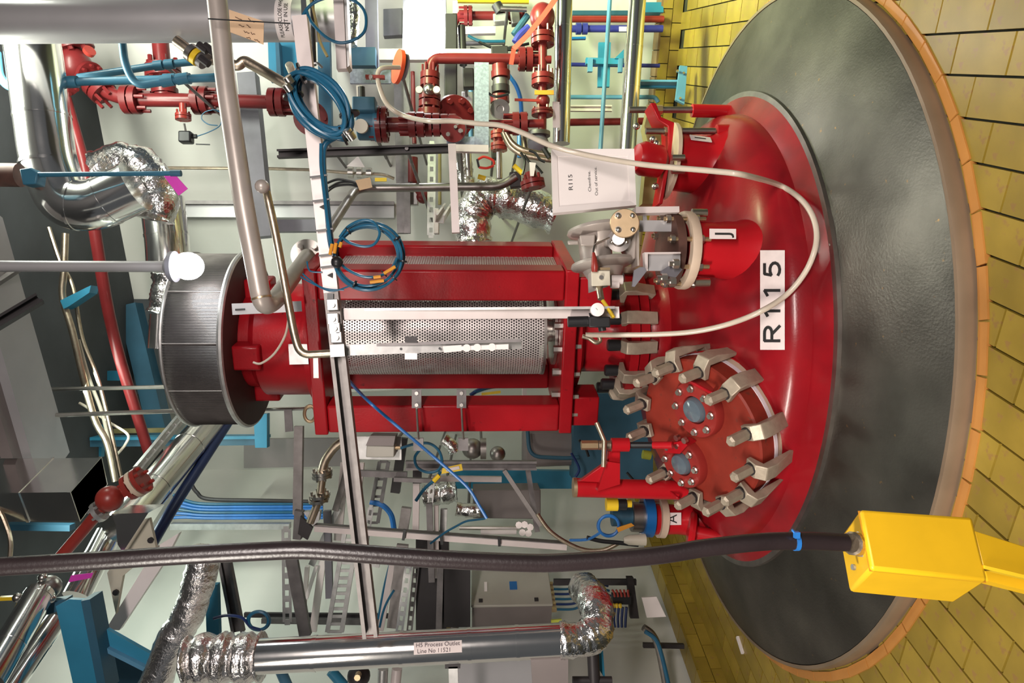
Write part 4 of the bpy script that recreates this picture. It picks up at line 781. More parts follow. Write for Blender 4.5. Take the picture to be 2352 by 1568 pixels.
panel('blue_gusset', 'teal triangular gusset plate above the mirror bright duct', 'gusset', '', 4.5, '150,1056 222,968 236,990 232,1050', 0.04, 'blue_beam')
t = thing('blue_beam', 'teal blue horizontal beam with a capped end under the fan cowl', 'beam', L('', 4.4, '420,1015')[0]); slab(MB(), '', 4.4, '206,1010 612,1008 612,1022 206,1026', 0.05).build('web', 'blue_dull', t); slab(MB(), '', 4.38, '206,1004 612,1001 612,1008 206,1011', 0.09).build('flange', 'blue_beam', t)
slab(MB(), '', 4.36, '582,952 613,950 613,1028 586,1028', 0.06).build('end_plate', 'blue_beam', t)
panel('yellow_strip', 'dull yellow strip beside the teal beam', 'strip', '', 4.5, '260,985 384,983 384,993 262,995', 0.03, 'olive')
# --- mirror bright duct and the pipes below it
md = [PZ(x, y, 2.85) for x, y in ((233, 1051), (163, 1130), (185, 1195), (246, 1112))]
t = thing('mirror_duct', 'mirror bright square ended duct at the left, above the red valve', 'duct', md[1]); MB().prism(md, UP * 0.62).build('duct_body', 'clad', t)
for z in (0.0, 0.20, 0.42): MB().prism([q + (q - (md[0] + md[2]) / 2).normalized() * 0.006 + UP * z for q in md], UP * 0.012).build('seam_band', 'clad', t)
clad_pipe('silver_pipe', 'broad shiny clad pipe sloping down from behind the fan cowl', [P(500, 945, 4.0), P(275, 1215, 3.1)], 0.078, [(0, .35), (0, .7)], n=30)
ladder('cable_ladder', 'narrow perforated tray lying along the broad sloping silver pipe', P(312, 1075, 3.05), P(411, 955, 3.6), P(322, 1082, 3.05), P(421, 962, 3.6), 0.09, 'galv', 'cable tray')
pipe_run('navy_pipe', 'navy blue pipe sloping beside the broad silver one', 'pipe', L('', 3.5, '525,968,4.0 400,1160,3.4 335,1272,3.2'), rad(12, 3.5), 'blue_dark', R=0.4)
t = thing('red_valve', 'dull red flanged angle valve beside the mirror bright duct', 'valve', L('', 2.85, '250,1145')[0])
MB().tube(fillet(L('', 2.85, '320,1108 285,1128 250,1145 222,1182 136,1282'), 0.04), rad(13, 2.85), 16).build('pipe', 'oxide_bright', t); MB().ball(L('', 2.83, '252,1145')[0], rad(29, 2.85), 20).build('valve_body', 'oxide_bright', t)
for s_, r_, m_ in (('300,1117', 30, 'oxide_bright'), ('313,1110', 32, 'gasket'), ('324,1103', 32, 'oxide_bright'), ('228,1174', 24, 'galv')): flange(MB(), L('', 2.84, s_)[0], L('', 2.85, '285,1128')[0] - L('', 2.85, '324,1103')[0], rad(r_, 2.85), 0.018, 20, 6).build('flange', m_, t)
t = thing('foil_hopper', 'bright foil faced tapering duct piece right of the red valve pipe', 'duct', L('', 2.9, '300,1215')[0])
MB().prism(L('', 2.9, '256,1180 341,1177 282,1268 270,1250 266,1205')[::-1], V((0, 0.15, 0))).build('taper', 'clad', t)
t = thing('cream_duct', 'cream painted sheet duct with a white flange, angled down to the left', 'duct', L('', 3.0, '300,1330')[0])
MB().prism(L('', 2.96, '340,1178 358,1258 282,1322 266,1410 246,1316 276,1266')[::-1], V((0, 0.02, 0))).build('flange_sheet', 'cream', t)
MB().prism(L('', 3.0, '357,1256 411,1224 374,1296 274,1447 243,1445 330,1303')[::-1], V((0, 0.03, 0))).build('white_edge', 'white', t)
for s_ in ('346,1240', '266,1360'): MB().disc(L('', 2.955, s_)[0], V((0, -1, 0)), 0.012, 0.012, 8).build('bolt', 'dark_iron', t)
clad_pipe('clad_pipe', 'brown tinged metal clad pipe sloping off the lower left corner', [P(92, 1362, 2.75), P(-30, 1570, 2.4)], 0.052, [(0, .05), (0, .6)])
clad_pipe('clad_pipe', 'thinner clad pipe sloping behind the blue bracket at the lower left', [P(128, 1425, 2.9), P(-5, 1620, 2.6)], 0.042, [(0, .3)])
t = thing('pipe_joint', 'dull metal joint with rounded lugs above the sloping clad pipes', 'joint', L('', 2.8, '110,1345')[0]); MB().ball(L('', 2.8, '112,1348')[0], rad(26, 2.8), 16).build('body', 'steel_dark', t)
for s_ in ('40,1372', '118,1374', '98,1326'): MB().ball(L('', 2.74, s_)[0], rad(10, 2.8), 12).build('lug', 'steel', t)
slab(MB(), '', 2.75, '157,1337 163,1321 214,1315 209,1327', 0.003).build('magenta_tag', 'magenta', t)
clad_pipe('clad_pipe', 'copper tinted clad pipe behind the red valve pipe', [P(250, 1225, 3.2), P(175, 1370, 3.0)], 0.055, [(0, .4)])
panel('yellow_strip', 'thin yellow strip at the left edge', 'strip', '', 2.9, '-5,1372 36,1370 36,1378 -5,1380', 0.02, 'yellow')
t = thing('blue_bracket', 'heavy teal steel bracket of two angled beams in the lower left corner', 'bracket', L('', 2.75, '200,1420')[0])
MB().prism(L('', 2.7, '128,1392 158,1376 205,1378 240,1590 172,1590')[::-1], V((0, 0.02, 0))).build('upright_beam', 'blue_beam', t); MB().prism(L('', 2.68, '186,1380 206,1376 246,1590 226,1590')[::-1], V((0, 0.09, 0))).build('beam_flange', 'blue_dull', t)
MB().prism(L('', 2.75, '206,1425 222,1432 346,1502 334,1540 204,1474')[::-1], V((0, 0.02, 0))).build('brace', 'blue_beam', t); MB().prism(L('', 2.73, '205,1468 336,1534 334,1544 204,1478')[::-1], V((0, 0.08, 0))).build('brace_flange', 'blue_light', t)
slab(MB(), '', 2.76, '102,1384 150,1376 150,1398 108,1412', 0.05).build('end_plate', 'blue_dull', t)
panel('blue_beam', 'dark teal beam low behind the bracket', 'beam', '', 3.1, '215,1490 350,1520 345,1575 215,1575', 0.05, 'blue_dull')  # beam in the dull blue
# --- foil wrapped lines at the lower edge
foil_run('foil_line', 'foil wrapped pipe dropping past the black cable to the lower edge', L('', 2.55, '478,1262 466,1300 447,1368 428,1420 392,1480 350,1590'), rad(36, 2.55), 'pipe', 'foil_soft', rings=4, amp=0.07, jit=0.02, seed=11)
foil_run('foil_sleeve', 'thick ribbed foil sleeve joining the labelled outlet pipe', L('', 2.4, '432,1520 480,1512 540,1512 602,1508'), rad(56, 2.4), 'sleeve', 'foil_soft', rings=4, amp=0.16, jit=0.025, seed=12)
t = clad_pipe('outlet_pipe', 'long shiny clad process outlet pipe with a paper label along the lower edge', L('', 2.3, '596,1507 1290,1470'), rad(38, 2.3), [(0, .18), (0, .465), (0, .69), (0, .85)], n=40)
oa, ob = L('', 2.3, '596,1507 1290,1470'); od = (ob - oa).normalized()
def on_out(f, ang, off):   # f along the pipe (metres), ang round it from the camera side
    c = oa + od * f; n1 = V((0, -1, 0)); n1 = (n1 - od * n1.dot(od)).normalized(); n2 = od.cross(n1); return c + (n1 * cos(ang) + n2 * sin(ang)) * (rad(38, 2.3) + off)
f0, f1 = 0.503, 0.657
sgn = 1 if on_out(0.5, 0.5, 0).x > oa.lerp(ob, .5).x else -1
g = [on_out(f0 + (f1 - f0) * i, sgn * (0.05 + 0.66 * j / 8), 0.001) for j in range(9) for i in (0, 1)]
lb = MB().add(g, [(2 * i, 2 * i + 1, 2 * i + 3, 2 * i + 2) for i in range(8)]).build('label_card', 'paper', t)
r_ = rad(38, 2.3)
MB().text('H5 Process Outlet', None, None, None, 0.0175, fn=lambda u, v: on_out((f0 + f1) / 2 + u, sgn * (0.54 + v / r_), 0.0022), wid=0.140).build('label_writing', 'ink_faded', lb)
MB().text('Line No 11521', None, None, None, 0.0175, fn=lambda u, v: on_out((f0 + f1) / 2 - 0.012 + u, sgn * (0.22 + v / r_), 0.0022), wid=0.104).build('label_writing', 'ink_faded', lb)
foil_run('foil_elbow', 'foil wrapped elbow at the right end of the labelled outlet pipe', L('', 2.3, '1285,1470 1335,1468 1370,1445,2.32 1372,1405,2.36 1358,1368,2.45 1340,1350,2.6'), rad(41, 2.3), 'elbow', 'foil', rings=3, seed=14)
t = thing('pipe_support', 'dark pipe saddle on a grey post under the labelled outlet pipe', 'support', L('', 2.3, '1040,1530')[0]); MB().beam(*L('', 2.3, '1040,1500 1040,1530'), 0.03, 0.05, (0, 0, 1)).build('saddle', 'dark_iron', t); MB().beam(*L('', 2.3, '1041,1526 1043,1600'), 0.03, 0.03, (0, 0, 1)).build('post', 'galv', t)
panel('support_plate', 'brownish grey sheet plate below the foil elbow', 'plate', '', 2.28, '1218,1496 1305,1494 1305,1590 1224,1590', 0.01, 'box_dark')
panel('cabinet', 'purple grey cabinet below the outlet pipe at the lower edge', 'cabinet', '', 2.7, '1052,1512 1222,1508 1222,1600 1052,1600', 0.25, 'grey_duct')
t = thing('drain_valve', 'dark pipe fitting with a teal plate under the foil elbow', 'valve', L('', 2.5, '1365,1545')[0]); MB().tube(L('', 2.5, '1362,1500 1366,1585'), rad(14, 2.5), 12).build('body', 'dark_iron', t); MB().tube(L('', 2.5, '1315,1562 1405,1562'), rad(9, 2.5), 10).build('stem', 'dark_iron', t); slab(MB(), '', 2.55, '1372,1490 1384,1480 1390,1560 1372,1530', 0.02).build('teal_plate', 'blue_beam', t)
# --- struts, ladders and rails left of the reactor
strut('strut', 'vertical holed bar between fan cowl and black cable', *L('', 3.3, '687,978 684,1180'), wd=0.04, h=0.03, m='galv_mid', open_=False)
t = thing('strut_joint', 'dark bracket joint with folded plates at the lower end of the holed bar', 'bracket', L('', 3.25, '695,1205')[0]); slab(MB(), '', 3.25, '676,1172 694,1176 690,1240 672,1238', 0.05).build('strap', 'galv_dark', t); MB().prism(L('', 3.22, '690,1185 718,1212 706,1240 684,1226')[::-1], V((0, 0.02, 0))).build('gusset', 'dark_iron', t); MB().prism(L('', 3.2, '697,1176 735,1174 732,1196 718,1208')[::-1], V((0, 0.04, 0))).build('cover', 'galv', t)
perf_strip('perforated_strut', 'slotted grey strut crossing under the black cable, leftmost of the row', *L('', 3.3, '657,1215 660,1428'), 0.042, m='galv', pitch=0.05)
strut('strut', 'dark grey leaning strut beside the slotted grey one', *L('', 3.25, '668,1270 702,1458'), wd=0.052, h=0.03, m='galv_dark', open_=False)
panel('white_sheet', 'white angled sheet strip behind the leaning dark strut', 'panel', '', 3.6, '732,1288 748,1288 726,1452 710,1450', 0.02, 'white')
panel('white_sheet', 'narrower white angled strip left of the other one', 'panel', '', 3.55, '722,1300 730,1300 706,1378 700,1370', 0.02, 'white')
strut('strut', 'slate grey strut behind the black cable, right of the white strips', *L('', 3.5, '752,1172 757,1372'), wd=0.034, h=0.03, m='grey_paint', open_=False)
ladder('cable_ladder', 'steep cable ladder with open rungs below the black cable', *L('', 3.3, '792,1222 752,1450 822,1222 785,1450'), 0.034, 'galv', 'cable ladder')
strut('strut', 'pale angled strut right of the steep cable ladder', *L('', 3.5, '806,1050 770,1172'), wd=0.03, h=0.02, m='galv_mid', open_=False)
strut('strut', 'second pale angled strut above the black cable', *L('', 3.6, '792,1062 776,1240'), wd=0.04, h=0.02, m='strut_pale', open_=False)
ladder('cable_ladder', 'dark cable ladder with bluish rails above the black cable', *L('', 4.0, '872,1060 846,1200 892,1060 868,1200'), 0.05, 'galv_dark', 'cable ladder')
perf_strip('perforated_strut', 'slotted strip crossing the blue cable bend', *L('', 3.6, '852,1165 838,1260'), 0.03, m='galv', pitch=0.045)
strut('strut', 'pale narrow leaning strut right of the long sloping rail', *L('', 3.5, '902,1290 874,1446'), wd=0.03, h=0.03, m='strut_pale', open_=False)
strut('strut', 'grey broad leaning strut beside the pale narrow one', *L('', 3.4, '925,1250 902,1440'), wd=0.055, h=0.03, m='galv_mid', open_=False)
perf_strip('perforated_strut', 'bright slotted strut leaning right of the grey broad one', *L('', 3.35, '938,1300 917,1452'), 0.036, m='clad', pitch=0.04)
perf_strip('perforated_strut', 'dark slotted strut, rightmost of the leaning row', *L('', 3.5, '956,1300 940,1452'), 0.03, m='galv_dark', pitch=0.045)
strut('strut', 'grey post stub above the black cable by the long angled rail', *L('', 3.6, '934,1165 926,1216'), wd=0.05, h=0.04, m='galv_mid', open_=False)
strut('strut', 'narrow pink grey post above the long angled rail', *L('', 3.55, '957,1078 955,1216'), wd=0.032, h=0.03, m='strut_pale', open_=False)
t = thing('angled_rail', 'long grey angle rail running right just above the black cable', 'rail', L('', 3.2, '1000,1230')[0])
MB().beam(*L('', 3.2, '722,1213 1302,1256'), 0.03, 0.004, (0.0, -1, 0)).build('lit_face', 'strut_pale', t); MB().beam(*L('', 3.22, '722,1204 1302,1246'), 0.004, 0.05, (0, -1, 0)).build('top_face', 'galv_dark', t)  # light and shade painted: pale lit face, darker top face
for k, s_ in enumerate(('930,1215 926,1240', '1012,1222 1015,1250', '1146,1232 1147,1254')): MB().beam(*L('', 3.18, s_), 0.012, 0.01, (0, -1, 0)).build('cable_tie', 'black', t)
strut('strut', 'dark horizontal strut under the lower red column', *L('', 3.3, '932,1068 1232,1068'), wd=0.042, h=0.04, m='galv_dark')
strut('strut', 'thin dark horizontal strut below the small junction box', *L('', 3.5, '824,1086 935,1090'), wd=0.03, h=0.03, m='galv_dark', open_=False)
strut('strut', 'pale horizontal trunking strip below the yellow cable label', *L('', 3.7, '985,1098 1152,1100'), wd=0.028, h=0.03, m='strut_pale', open_=False)
strut('strut', 'thin diagonal grey brace in front of the dark grey wall panel', *L('', 3.25, '1158,1080 1242,1206'), wd=0.02, h=0.02, m='galv_mid', open_=False)
strut('strut', 'short dark post beside the diagonal brace', *L('', 3.35, '1212,1076 1234,1220'), wd=0.024, h=0.024, m='galv_dark', open_=False)
strut('strut', 'dark post rising behind the junction box', *L('', 3.9, '926,1005 908,1130'), wd=0.05, h=0.05, m='dark_iron', open_=False)
panel('wall_rail', 'dark horizontal rail on the wall behind the leaning struts', 'rail', '', 3.75, '560,1408 900,1411 900,1420 560,1418', 0.02, 'dark_iron')
panel('wall_rail', 'grey horizontal trunking just under the dark rail', 'rail', '', 3.72, '600,1421 870,1424 870,1436 600,1432', 0.03, 'galv_dark')
strut('strut', 'grey steel channel leaning beside the foil wrapped pipe', *L('', 3.0, '516,1285 548,1452'), wd=0.05, h=0.03, m='galv_dark')
strut('strut', 'teal strut half hidden behind the foil wrapped pipe', *L('', 2.9, '488,1340 492,1455'), wd=0.05, h=0.03, m='blue_beam', open_=False)
t = thing('blue_coil', 'small navy cable coil below the black cable beside the foil pipe', 'coil', L('', 2.8, '592,1425')[0])
for k in range(3): MB().tube([P(594 + (22 + k * 2) * cos(q * pi / 16), 1425 + (20 + k) * sin(q * pi / 16), 2.8 + 0.008 * k) for q in range(32)], 0.005, 6, closed=True).build('loop', 'cable_blue', t)
MB().tube(smooth(L('', 2.8, '490,1420 520,1413 555,1418 575,1438 600,1446')), 0.006, 6).build('lead', 'blue_dark', t)
# --- blue cable bundle on its tray
for k in range(6):
    y = 1156 + k * 6.5; single('blue_cable', ('topmost', 'second', 'third', 'fourth', 'fifth', 'lowest')[k] + ' of six blue cables clipped side by side on the pale wall', 'cable', MB().tube(smooth(L('', 4.3, f'398,{y - 20 + k * 4} 430,{y - 6 + k} 470,{y + 1} 560,{y + 1} 742,{y}')), 0.0095, 8), 'cable_bright' if k % 3 else 'cable_blue', 'blue cables on the pale wall')
pipe_run('armoured_cable', 'black and white armoured cable above the blue cable bundle', 'cable', smooth(L('', 4.3, '440,1112 452,1130 480,1146 600,1149 735,1152')), 0.012, 'dark_iron', n=8)
panel('cable_tray', 'bright metal tray edge below the blue cable bundle', 'tray', '', 4.25, '390,1203 664,1203 664,1216 390,1217', 0.05, 'galv')
pipe_run('blue_cable_bend', 'blue cables turning down behind the long angled rail', 'cable', smooth(L('', 4.0, '850,1152 878,1160 898,1182 905,1215')), 0.016, 'cable_bright', n=8)
pipe_run('blue_cable_bend', 'blue cable dropping below the black cable among the struts', 'cable', smooth(L('', 3.7, '898,1298 885,1350 872,1420')), 0.014, 'cable_blue', n=8)
pipe_run('blue_wire', 'thin blue wire hanging across the leaning struts', 'wire', smooth(L('', 3.2, '905,1355 890,1380 880,1405 872,1440')), 0.006, 'cable_blue', n=6)
# --- junction box, braided hose and flanges
t = thing('junction_box', 'small grey junction box with a dark lid edge under the lower red column', 'box', L('', 3.05, '870,1030')[0])
slab(MB(), '', 3.08, '818,1002 922,1002 922,1056 818,1054', 0.01).build('back_plate', 'galv', t); slab(MB(), '', 2.98, '842,1022 906,1024 905,1050 840,1050', 0.09).build('box_body', 'box_grey', t, bevel=0.004)
MB().prism(L('', 2.96, '850,1000 908,1001 904,1024 840,1023')[::-1], V((0, 0.10, 0))).build('box_lid', 'box_dark', t); MB().tube(L('', 3.0, '905,1028 920,1028'), 0.008, 8).build('cable_gland', 'brass', t)
t = thing('braided_line', 'braided steel hose with bolted flanges beside the holed bar', 'hose', L('', 3.2, '740,1085')[0])
MB().tube(smooth(L('', 3.2, '800,1004 770,1026 748,1056 739,1085')), rad(10, 3.2), 14).build('braid', 'steel_warm', t)
for s_ in ('740,1083', '740,1091', '735,1136', '732,1146'): flange(MB(), L('', 3.2, s_)[0], V((0.9, -0.2, 0.1)), rad(23, 3.2), 0.014, 22, 6).build('flange', 'steel', t)
MB().tube(L('', 3.2, '741,1092 736,1132'), rad(9, 3.2), 12).build('spool', 'steel_warm', t); MB().tube(smooth(L('', 3.2, '732,1146 726,1165 712,1200')), rad(9, 3.2), 12).build('tail_pipe', 'steel_warm', t)
pipe_run('small_pipe', 'steel tube clipped behind the left plate of the agitator stool', 'pipe', L('', 3.3, '604,940 700,938 722,932'), rad(4.5, 3.3), 'steel', n=8)
single('lifting_eye', 'brass toned lifting ring at the lower left corner of the agitator stool', 'ring', MB().tube([P(712 + 13 * cos(q * pi / 12), 950 + 18 * sin(q * pi / 12), 2.92) for q in range(24)], 0.007, 8, closed=True), 'brass')
panel('hanging_strap', 'dark strap plate hanging from the small steel tube', 'strap', '', 3.28, '652,940 670,940 673,990 655,992', 0.008, 'galv_dark')
# --- thin blue cables in front
pipe_run('blue_wire', 'thin bright blue cable sweeping from the slotted rail down across the lower column', 'wire', smooth(L('', 2.55, '782,836,2.2 792,862,2.25 840,915 900,968 960,1018 1030,1078 1075,1120 1100,1160 1118,1190')), rad(3.6, 2.55), 'cable_bright', n=8)
pipe_run('blue_wire', 'blue lead looping under the lower red column with a yellow label', 'wire', smooth(L('', 2.95, '920,1029 950,1020 985,1018 1008,1035 1015,1062 1005,1080 980,1084 958,1072 953,1050 965,1032')), 0.006, 'cable_blue', n=8)
pipe_run('blue_wire', 'blue lead running from the yellow label down to the posts', 'wire', smooth(L('', 2.95, '1012,1082 1000,1100 975,1122 955,1150')), 0.007, 'cable_blue', n=8)
t = thing('cable_label', 'yellow edged white cable label on the looped blue lead', 'label', L('', 2.92, '1038,1077')[0]); slab(MB(), '', 2.92, '1016,1075 1060,1065 1063,1080 1014,1088', 0.003).build('yellow_card', 'yellow', t); slab(MB(), '', 2.915, '1024,1076 1054,1070 1056,1077 1025,1083', 0.003).build('white_strip', 'paper', t)
single('yellow_sleeve', 'yellow heat shrink sleeve below the cable label', 'sleeve', MB().tube(L('', 2.92, '1009,1091 996,1105'), 0.01, 8), 'yellow')
pipe_run('blue_wire', 'dark blue wire zigzag in front of the angled rail', 'wire', L('', 3.1, '1108,1168 1120,1190 1070,1196 1022,1222 988,1248'), 0.005, 'cable_blue', n=6, R=0.02)
# --- panels, beams and plant seen below the agitator
panel('blue_beam', 'teal wall beam behind the dark grey wall panel', 'beam', '', 4.5, '1040,1078 1315,1082 1315,1122 1040,1122', 0.06, 'blue_beam')
panel('wall_panel', 'dark grey flat cabinet door behind the diagonal brace', 'cabinet', '', 4.1, '1086,1126 1242,1124 1242,1192 1086,1190', 0.2, 'box_dark', bevel=0.005)
pipe_run('steel_tube', 'bright horizontal tube above the white roll', 'tube', L('', 3.9, '1055,1212 1190,1213'), rad(5, 3.9), 'steel', n=8)
pipe_run('white_roll', 'white roll lying under the bright tube', 'roll', L('', 3.85, '1104,1222 1186,1221'), rad(6, 3.85), 'white', n=10)
t = thing('small_valve', 'cluster of small steel valve fittings beside the white roll', 'valve', L('', 3.7, '1205,1212')[0])
for s_ in ('1192,1205', '1205,1204', '1218,1210', '1200,1222', '1214,1224'): MB().disc(L('', 3.7, s_)[0], V((0.2, -1, 0.1)), rad(8, 3.7), 0.03, 8).build('fitting', 'steel_dark', t)
t = thing('pump', 'dull steel pump body behind the lower brackets of the lower column', 'pump', L('', 3.7, '1110,1035')[0]); MB().ball(L('', 3.7, '1085,1030')[0], rad(24, 3.7), 18).build('casing', 'steel_dark', t); MB().disc(L('', 3.68, '1110,1030')[0], UP, rad(24, 3.7), 0.03, 20).build('cover', 'steel_dark', t); MB().ball(L('', 3.6, '1143,1042')[0], rad(18, 3.6), 16).build('motor_end', 'steel_dark', t)
foil_run('foil_bundle', 'foil wrapped drum below the agitator beside the pale trunking', L('', 3.8, '972,1138 1010,1134 1048,1128'), rad(25, 3.8), 'bundle', seed=21, rings=3)
foil_run('foil_bundle', 'foil lump hanging below the cable label', L('', 3.7, '1048,1168 1078,1172 1102,1170'), rad(16, 3.7), 'bundle', seed=22, rings=2)
foil_run('foil_bundle', 'foil lump tucked behind the lower red column', L('', 3.7, '1018,1008 1036,1022 1044,1038'), rad(15, 3.7), 'bundle', seed=23, rings=2)
clad_pipe('silver_pipe', 'short silver pipe glimpsed between guard and lower red column', L('', 4.3, '800,886 930,880'), rad(16, 4.3), [(0, .4), (0, .8)])
strut('strut', 'pale tray glimpsed between guard and lower red column', *L('', 4.3, '976,884 1145,874'), wd=0.05, h=0.03, m='strut_pale', open_=False)
for k, s_ in enumerate(('1080,908 1110,892 1190,878', '1090,900 1130,888 1200,882', '1180,880 1210,870 1280,872')): single('blue_cable', ('first', 'second', 'third')[k] + ' dark blue cable glimpsed between the perforated guard and lower red column', 'cable', MB().tube(smooth(L('', 4.1, s_)), 0.012, 8), 'cable_blue' if k else 'blue_dark', 'cables glimpsed behind the guard')
panel('yellow_tag', 'yellow tag glimpsed between guard and lower red column', 'tag', '', 4.05, '1106,902 1150,897 1150,903 1106,908', 0.01, 'yellow')
panel('white_box', 'small white box glimpsed below the guard beside the column', 'box', '', 4.2, '1200,872 1210,872 1210,908 1200,908', 0.04, 'white')
panel('grey_duct_piece', 'grey sheet duct glimpsed above the guard brackets', 'duct', '', 4.4, '800,862 1270,858 1270,872 800,876', 0.04, 'galv')
panel('wall_sheet', 'large dim grey panel behind the junction box', 'panel', '', 4.9, '560,1008 800,1006 800,1070 560,1075', 0.04, 'box_dark')
# --- control enclosure on the left wall
EN = P(1084, 1395, 3.6); en0 = V((EN.x, EN.y, P(1268, 1395, 3.6).z))
t = thing('control_box', 'grey wall enclosure with a small blue sticker and cable glands on its right side', 'enclosure', en0)
hgt = EN.z - en0.z
def ebox(u0, u1, v0, v1, z0, z1): return MB().hexa([en0 + EY * u - EX * v + UP * z for z in (z0, z1) for u, v in ((u0, v0), (u1, v0), (u1, v1), (u0, v1))])
ebox(0, 0.275, 0, 0.16, 0, hgt).build('box_body', 'box_dark', t); ebox(-0.002, 0.278, -0.014, 0.0, -0.004, hgt + 0.004).build('door', 'box_grey', t, bevel=0.003)
ebox(0.11, 0.17, -0.017, -0.0145, 0.175, 0.215).build('blue_sticker', 'blue_enamel', t); ebox(0.10, 0.17, -0.017, -0.0145, 0.335, 0.35).build('white_sticker', 'white', t)
for zz in (0.08, 0.37): ebox(0.02, 0.04, -0.022, -0.0145, zz - 0.01, zz + 0.01).build('lock', 'dark_iron', t)
for k in range(6): ebox(0.03 + k * 0.038, 0.05 + k * 0.038, 0.05, 0.07, -0.03, 0).build('gland', 'brass', t)
for k in range(6):
    c = en0 + EY * (0.04 + k * 0.038) - EX * 0.06; single('gland_cable', ('lowest', 'second lowest', 'third lowest', 'third highest', 'second highest', 'highest')[k] + ' of six blue cables leaving the right side of the grey enclosure', 'cable', MB().tube(smooth([c - UP * 0.03, c - UP * 0.12, c - UP * 0.2 + EX * 0.03, c - UP * 0.34 - EX * 0.02]), 0.007, 6), 'blue_dark' if k % 2 else 'cable_blue', 'cables right of the grey enclosure')
t = thing('terminal_frame', 'black open frame with terminal blocks and coloured wires right of the enclosure', 'frame', L('', 3.6, '1440,1400')[0])
slab(MB(), '', 3.62, '1272,1331 1462,1331 1462,1344 1272,1344', 0.02).build('upright_bar', 'dark_iron', t); MB().prism(L('', 3.6, '1440,1326 1455,1326 1468,1420 1448,1420')[::-1], V((0, 0.03, 0))).build('cross_bar', 'dark_iron', t)
slab(MB(), '', 3.5, '1408,1368 1450,1368 1450,1388 1408,1388', 0.05).build('terminal_block', 'black', t)
for k in range(5): MB().tube(smooth(L('', 3.48, f'{1406 + k * 9},1354 {1410 + k * 8},1360 {1412 + k * 8},1370')), 0.006, 6).build('red_wire', 'oxide_bright', t)
for k in range(3): MB().tube(L('', 3.48, f'{1408 + k * 8},1386 {1409 + k * 8},1395'), 0.008, 6).build('yellow_wire', 'yellow', t)
for k in range(4): MB().tube(smooth(L('', 3.5, f'{1412 + k * 9},1394 {1410 + k * 9},1420 {1412 + k * 8},1440')), 0.007, 6).build('blue_wire', 'blue_dark', t)
panel('white_plate', 'small pale striped plate near the lower kerb', 'plate', '', 3.55, '1474,1372 1508,1370 1530,1416 1486,1418', 0.01, 'white')
pipe_run('conduit', 'dull steel conduit bending down by the lower kerb', 'conduit', smooth(L('', 3.3, '1478,1440 1500,1458 1514,1495 1532,1590')), rad(8, 3.3), 'steel_dark', n=10)
pipe_run('blue_cable_bend', 'blue cable beside the dull conduit at the lower kerb', 'cable', smooth(L('', 3.25, '1482,1450 1506,1468 1520,1505 1540,1590')), rad(5, 3.25), 'cable_blue', n=8)
panel('wall_rail', 'dark rail stub on the wall beside the lower conduit', 'rail', '', 3.4, '1478,1478 1572,1480 1572,1490 1478,1488', 0.02, 'dark_iron')
panel('yellow_tag', 'lime tag above the outlet pipe below the enclosure', 'tag', '', 2.9, '1266,1424 1290,1422 1290,1428 1266,1430', 0.01, 'lime')
panel('dark_panel', 'dark plant unit left of the enclosure', 'unit', '', 3.5, '1020,1280 1080,1280 1080,1440 1020,1440', 0.1, 'dark_iron')  # dark block among the clutter
panel('dark_panel', 'dark cabinet behind the rightmost leaning struts', 'unit', '', 3.55, '955,1230 1030,1230 1030,1450 955,1450', 0.1, 'dark_iron')  # dark block behind the struts
clad_pipe('clad_pipe', 'dull bent pipe with a pale tag right of the leaning struts', L('', 3.6, '985,1290 1040,1292 1040,1440'), rad(14, 3.6), [], m='steel_dark')
panel('white_plate', 'pale printed tag on the dull bent pipe', 'tag', '', 3.5, '984,1304 1006,1304 1006,1328 986,1328', 0.01, 'paper')
# --- small things under the outlet pipe and at the left edge
for k, (s_, m_, lb, c_) in enumerate((('640,1530 660,1575', 'blue_light', 'light blue pipe end below the outlet pipe', 'pipe'), ('760,1540 790,1575', 'blue_beam', 'teal pipe end under the outlet pipe', 'pipe'), ('880,1535 878,1575', 'galv', 'grey post under the middle of the outlet pipe', 'post'), ('912,1535 908,1575', 'strut_pale', 'pale post under the middle of the outlet pipe', 'post'))):
    pipe_run(c_ + '_stub', lb, c_, L('', 2.8, s_), rad(12, 2.8), m_, n=10)
t = thing('round_valve', 'dark round valve body under the outlet pipe', 'valve', L('', 2.7, '824,1552')[0]); MB().ball(L('', 2.7, '824,1552')[0], rad(26, 2.7), 16).build('body', 'dark_iron', t); MB().disc(L('', 2.62, '822,1552')[0], V((0, -1, 0)), 0.012, 0.03, 8).build('stem', 'brass', t)
pipe_run('thin_rod', 'thin bright rod at the left edge above the black cable', 'rod', L('', 3.0, '-10,1186 176,1187'), rad(2.8, 3.0), 'steel', n=6)
pipe_run('thin_tube', 'thin bent tube hanging at the left edge', 'tube', smooth(L('', 2.9, '-5,1165 10,1195 24,1240 22,1290')), rad(5, 2.9), 'steel_warm', n=8)
panel('blue_beam', 'dull blue steel bar at the left edge above the black cable', 'beam', '', 3.6, '10,1204 160,1206 160,1220 10,1218', 0.05, 'blue_dull')
panel('blue_gusset', 'dim teal plate in the left corner behind the thin tube', 'gusset', '', 3.9, '-10,1168 105,1168 45,1250 -10,1262', 0.03, 'blue_beam')

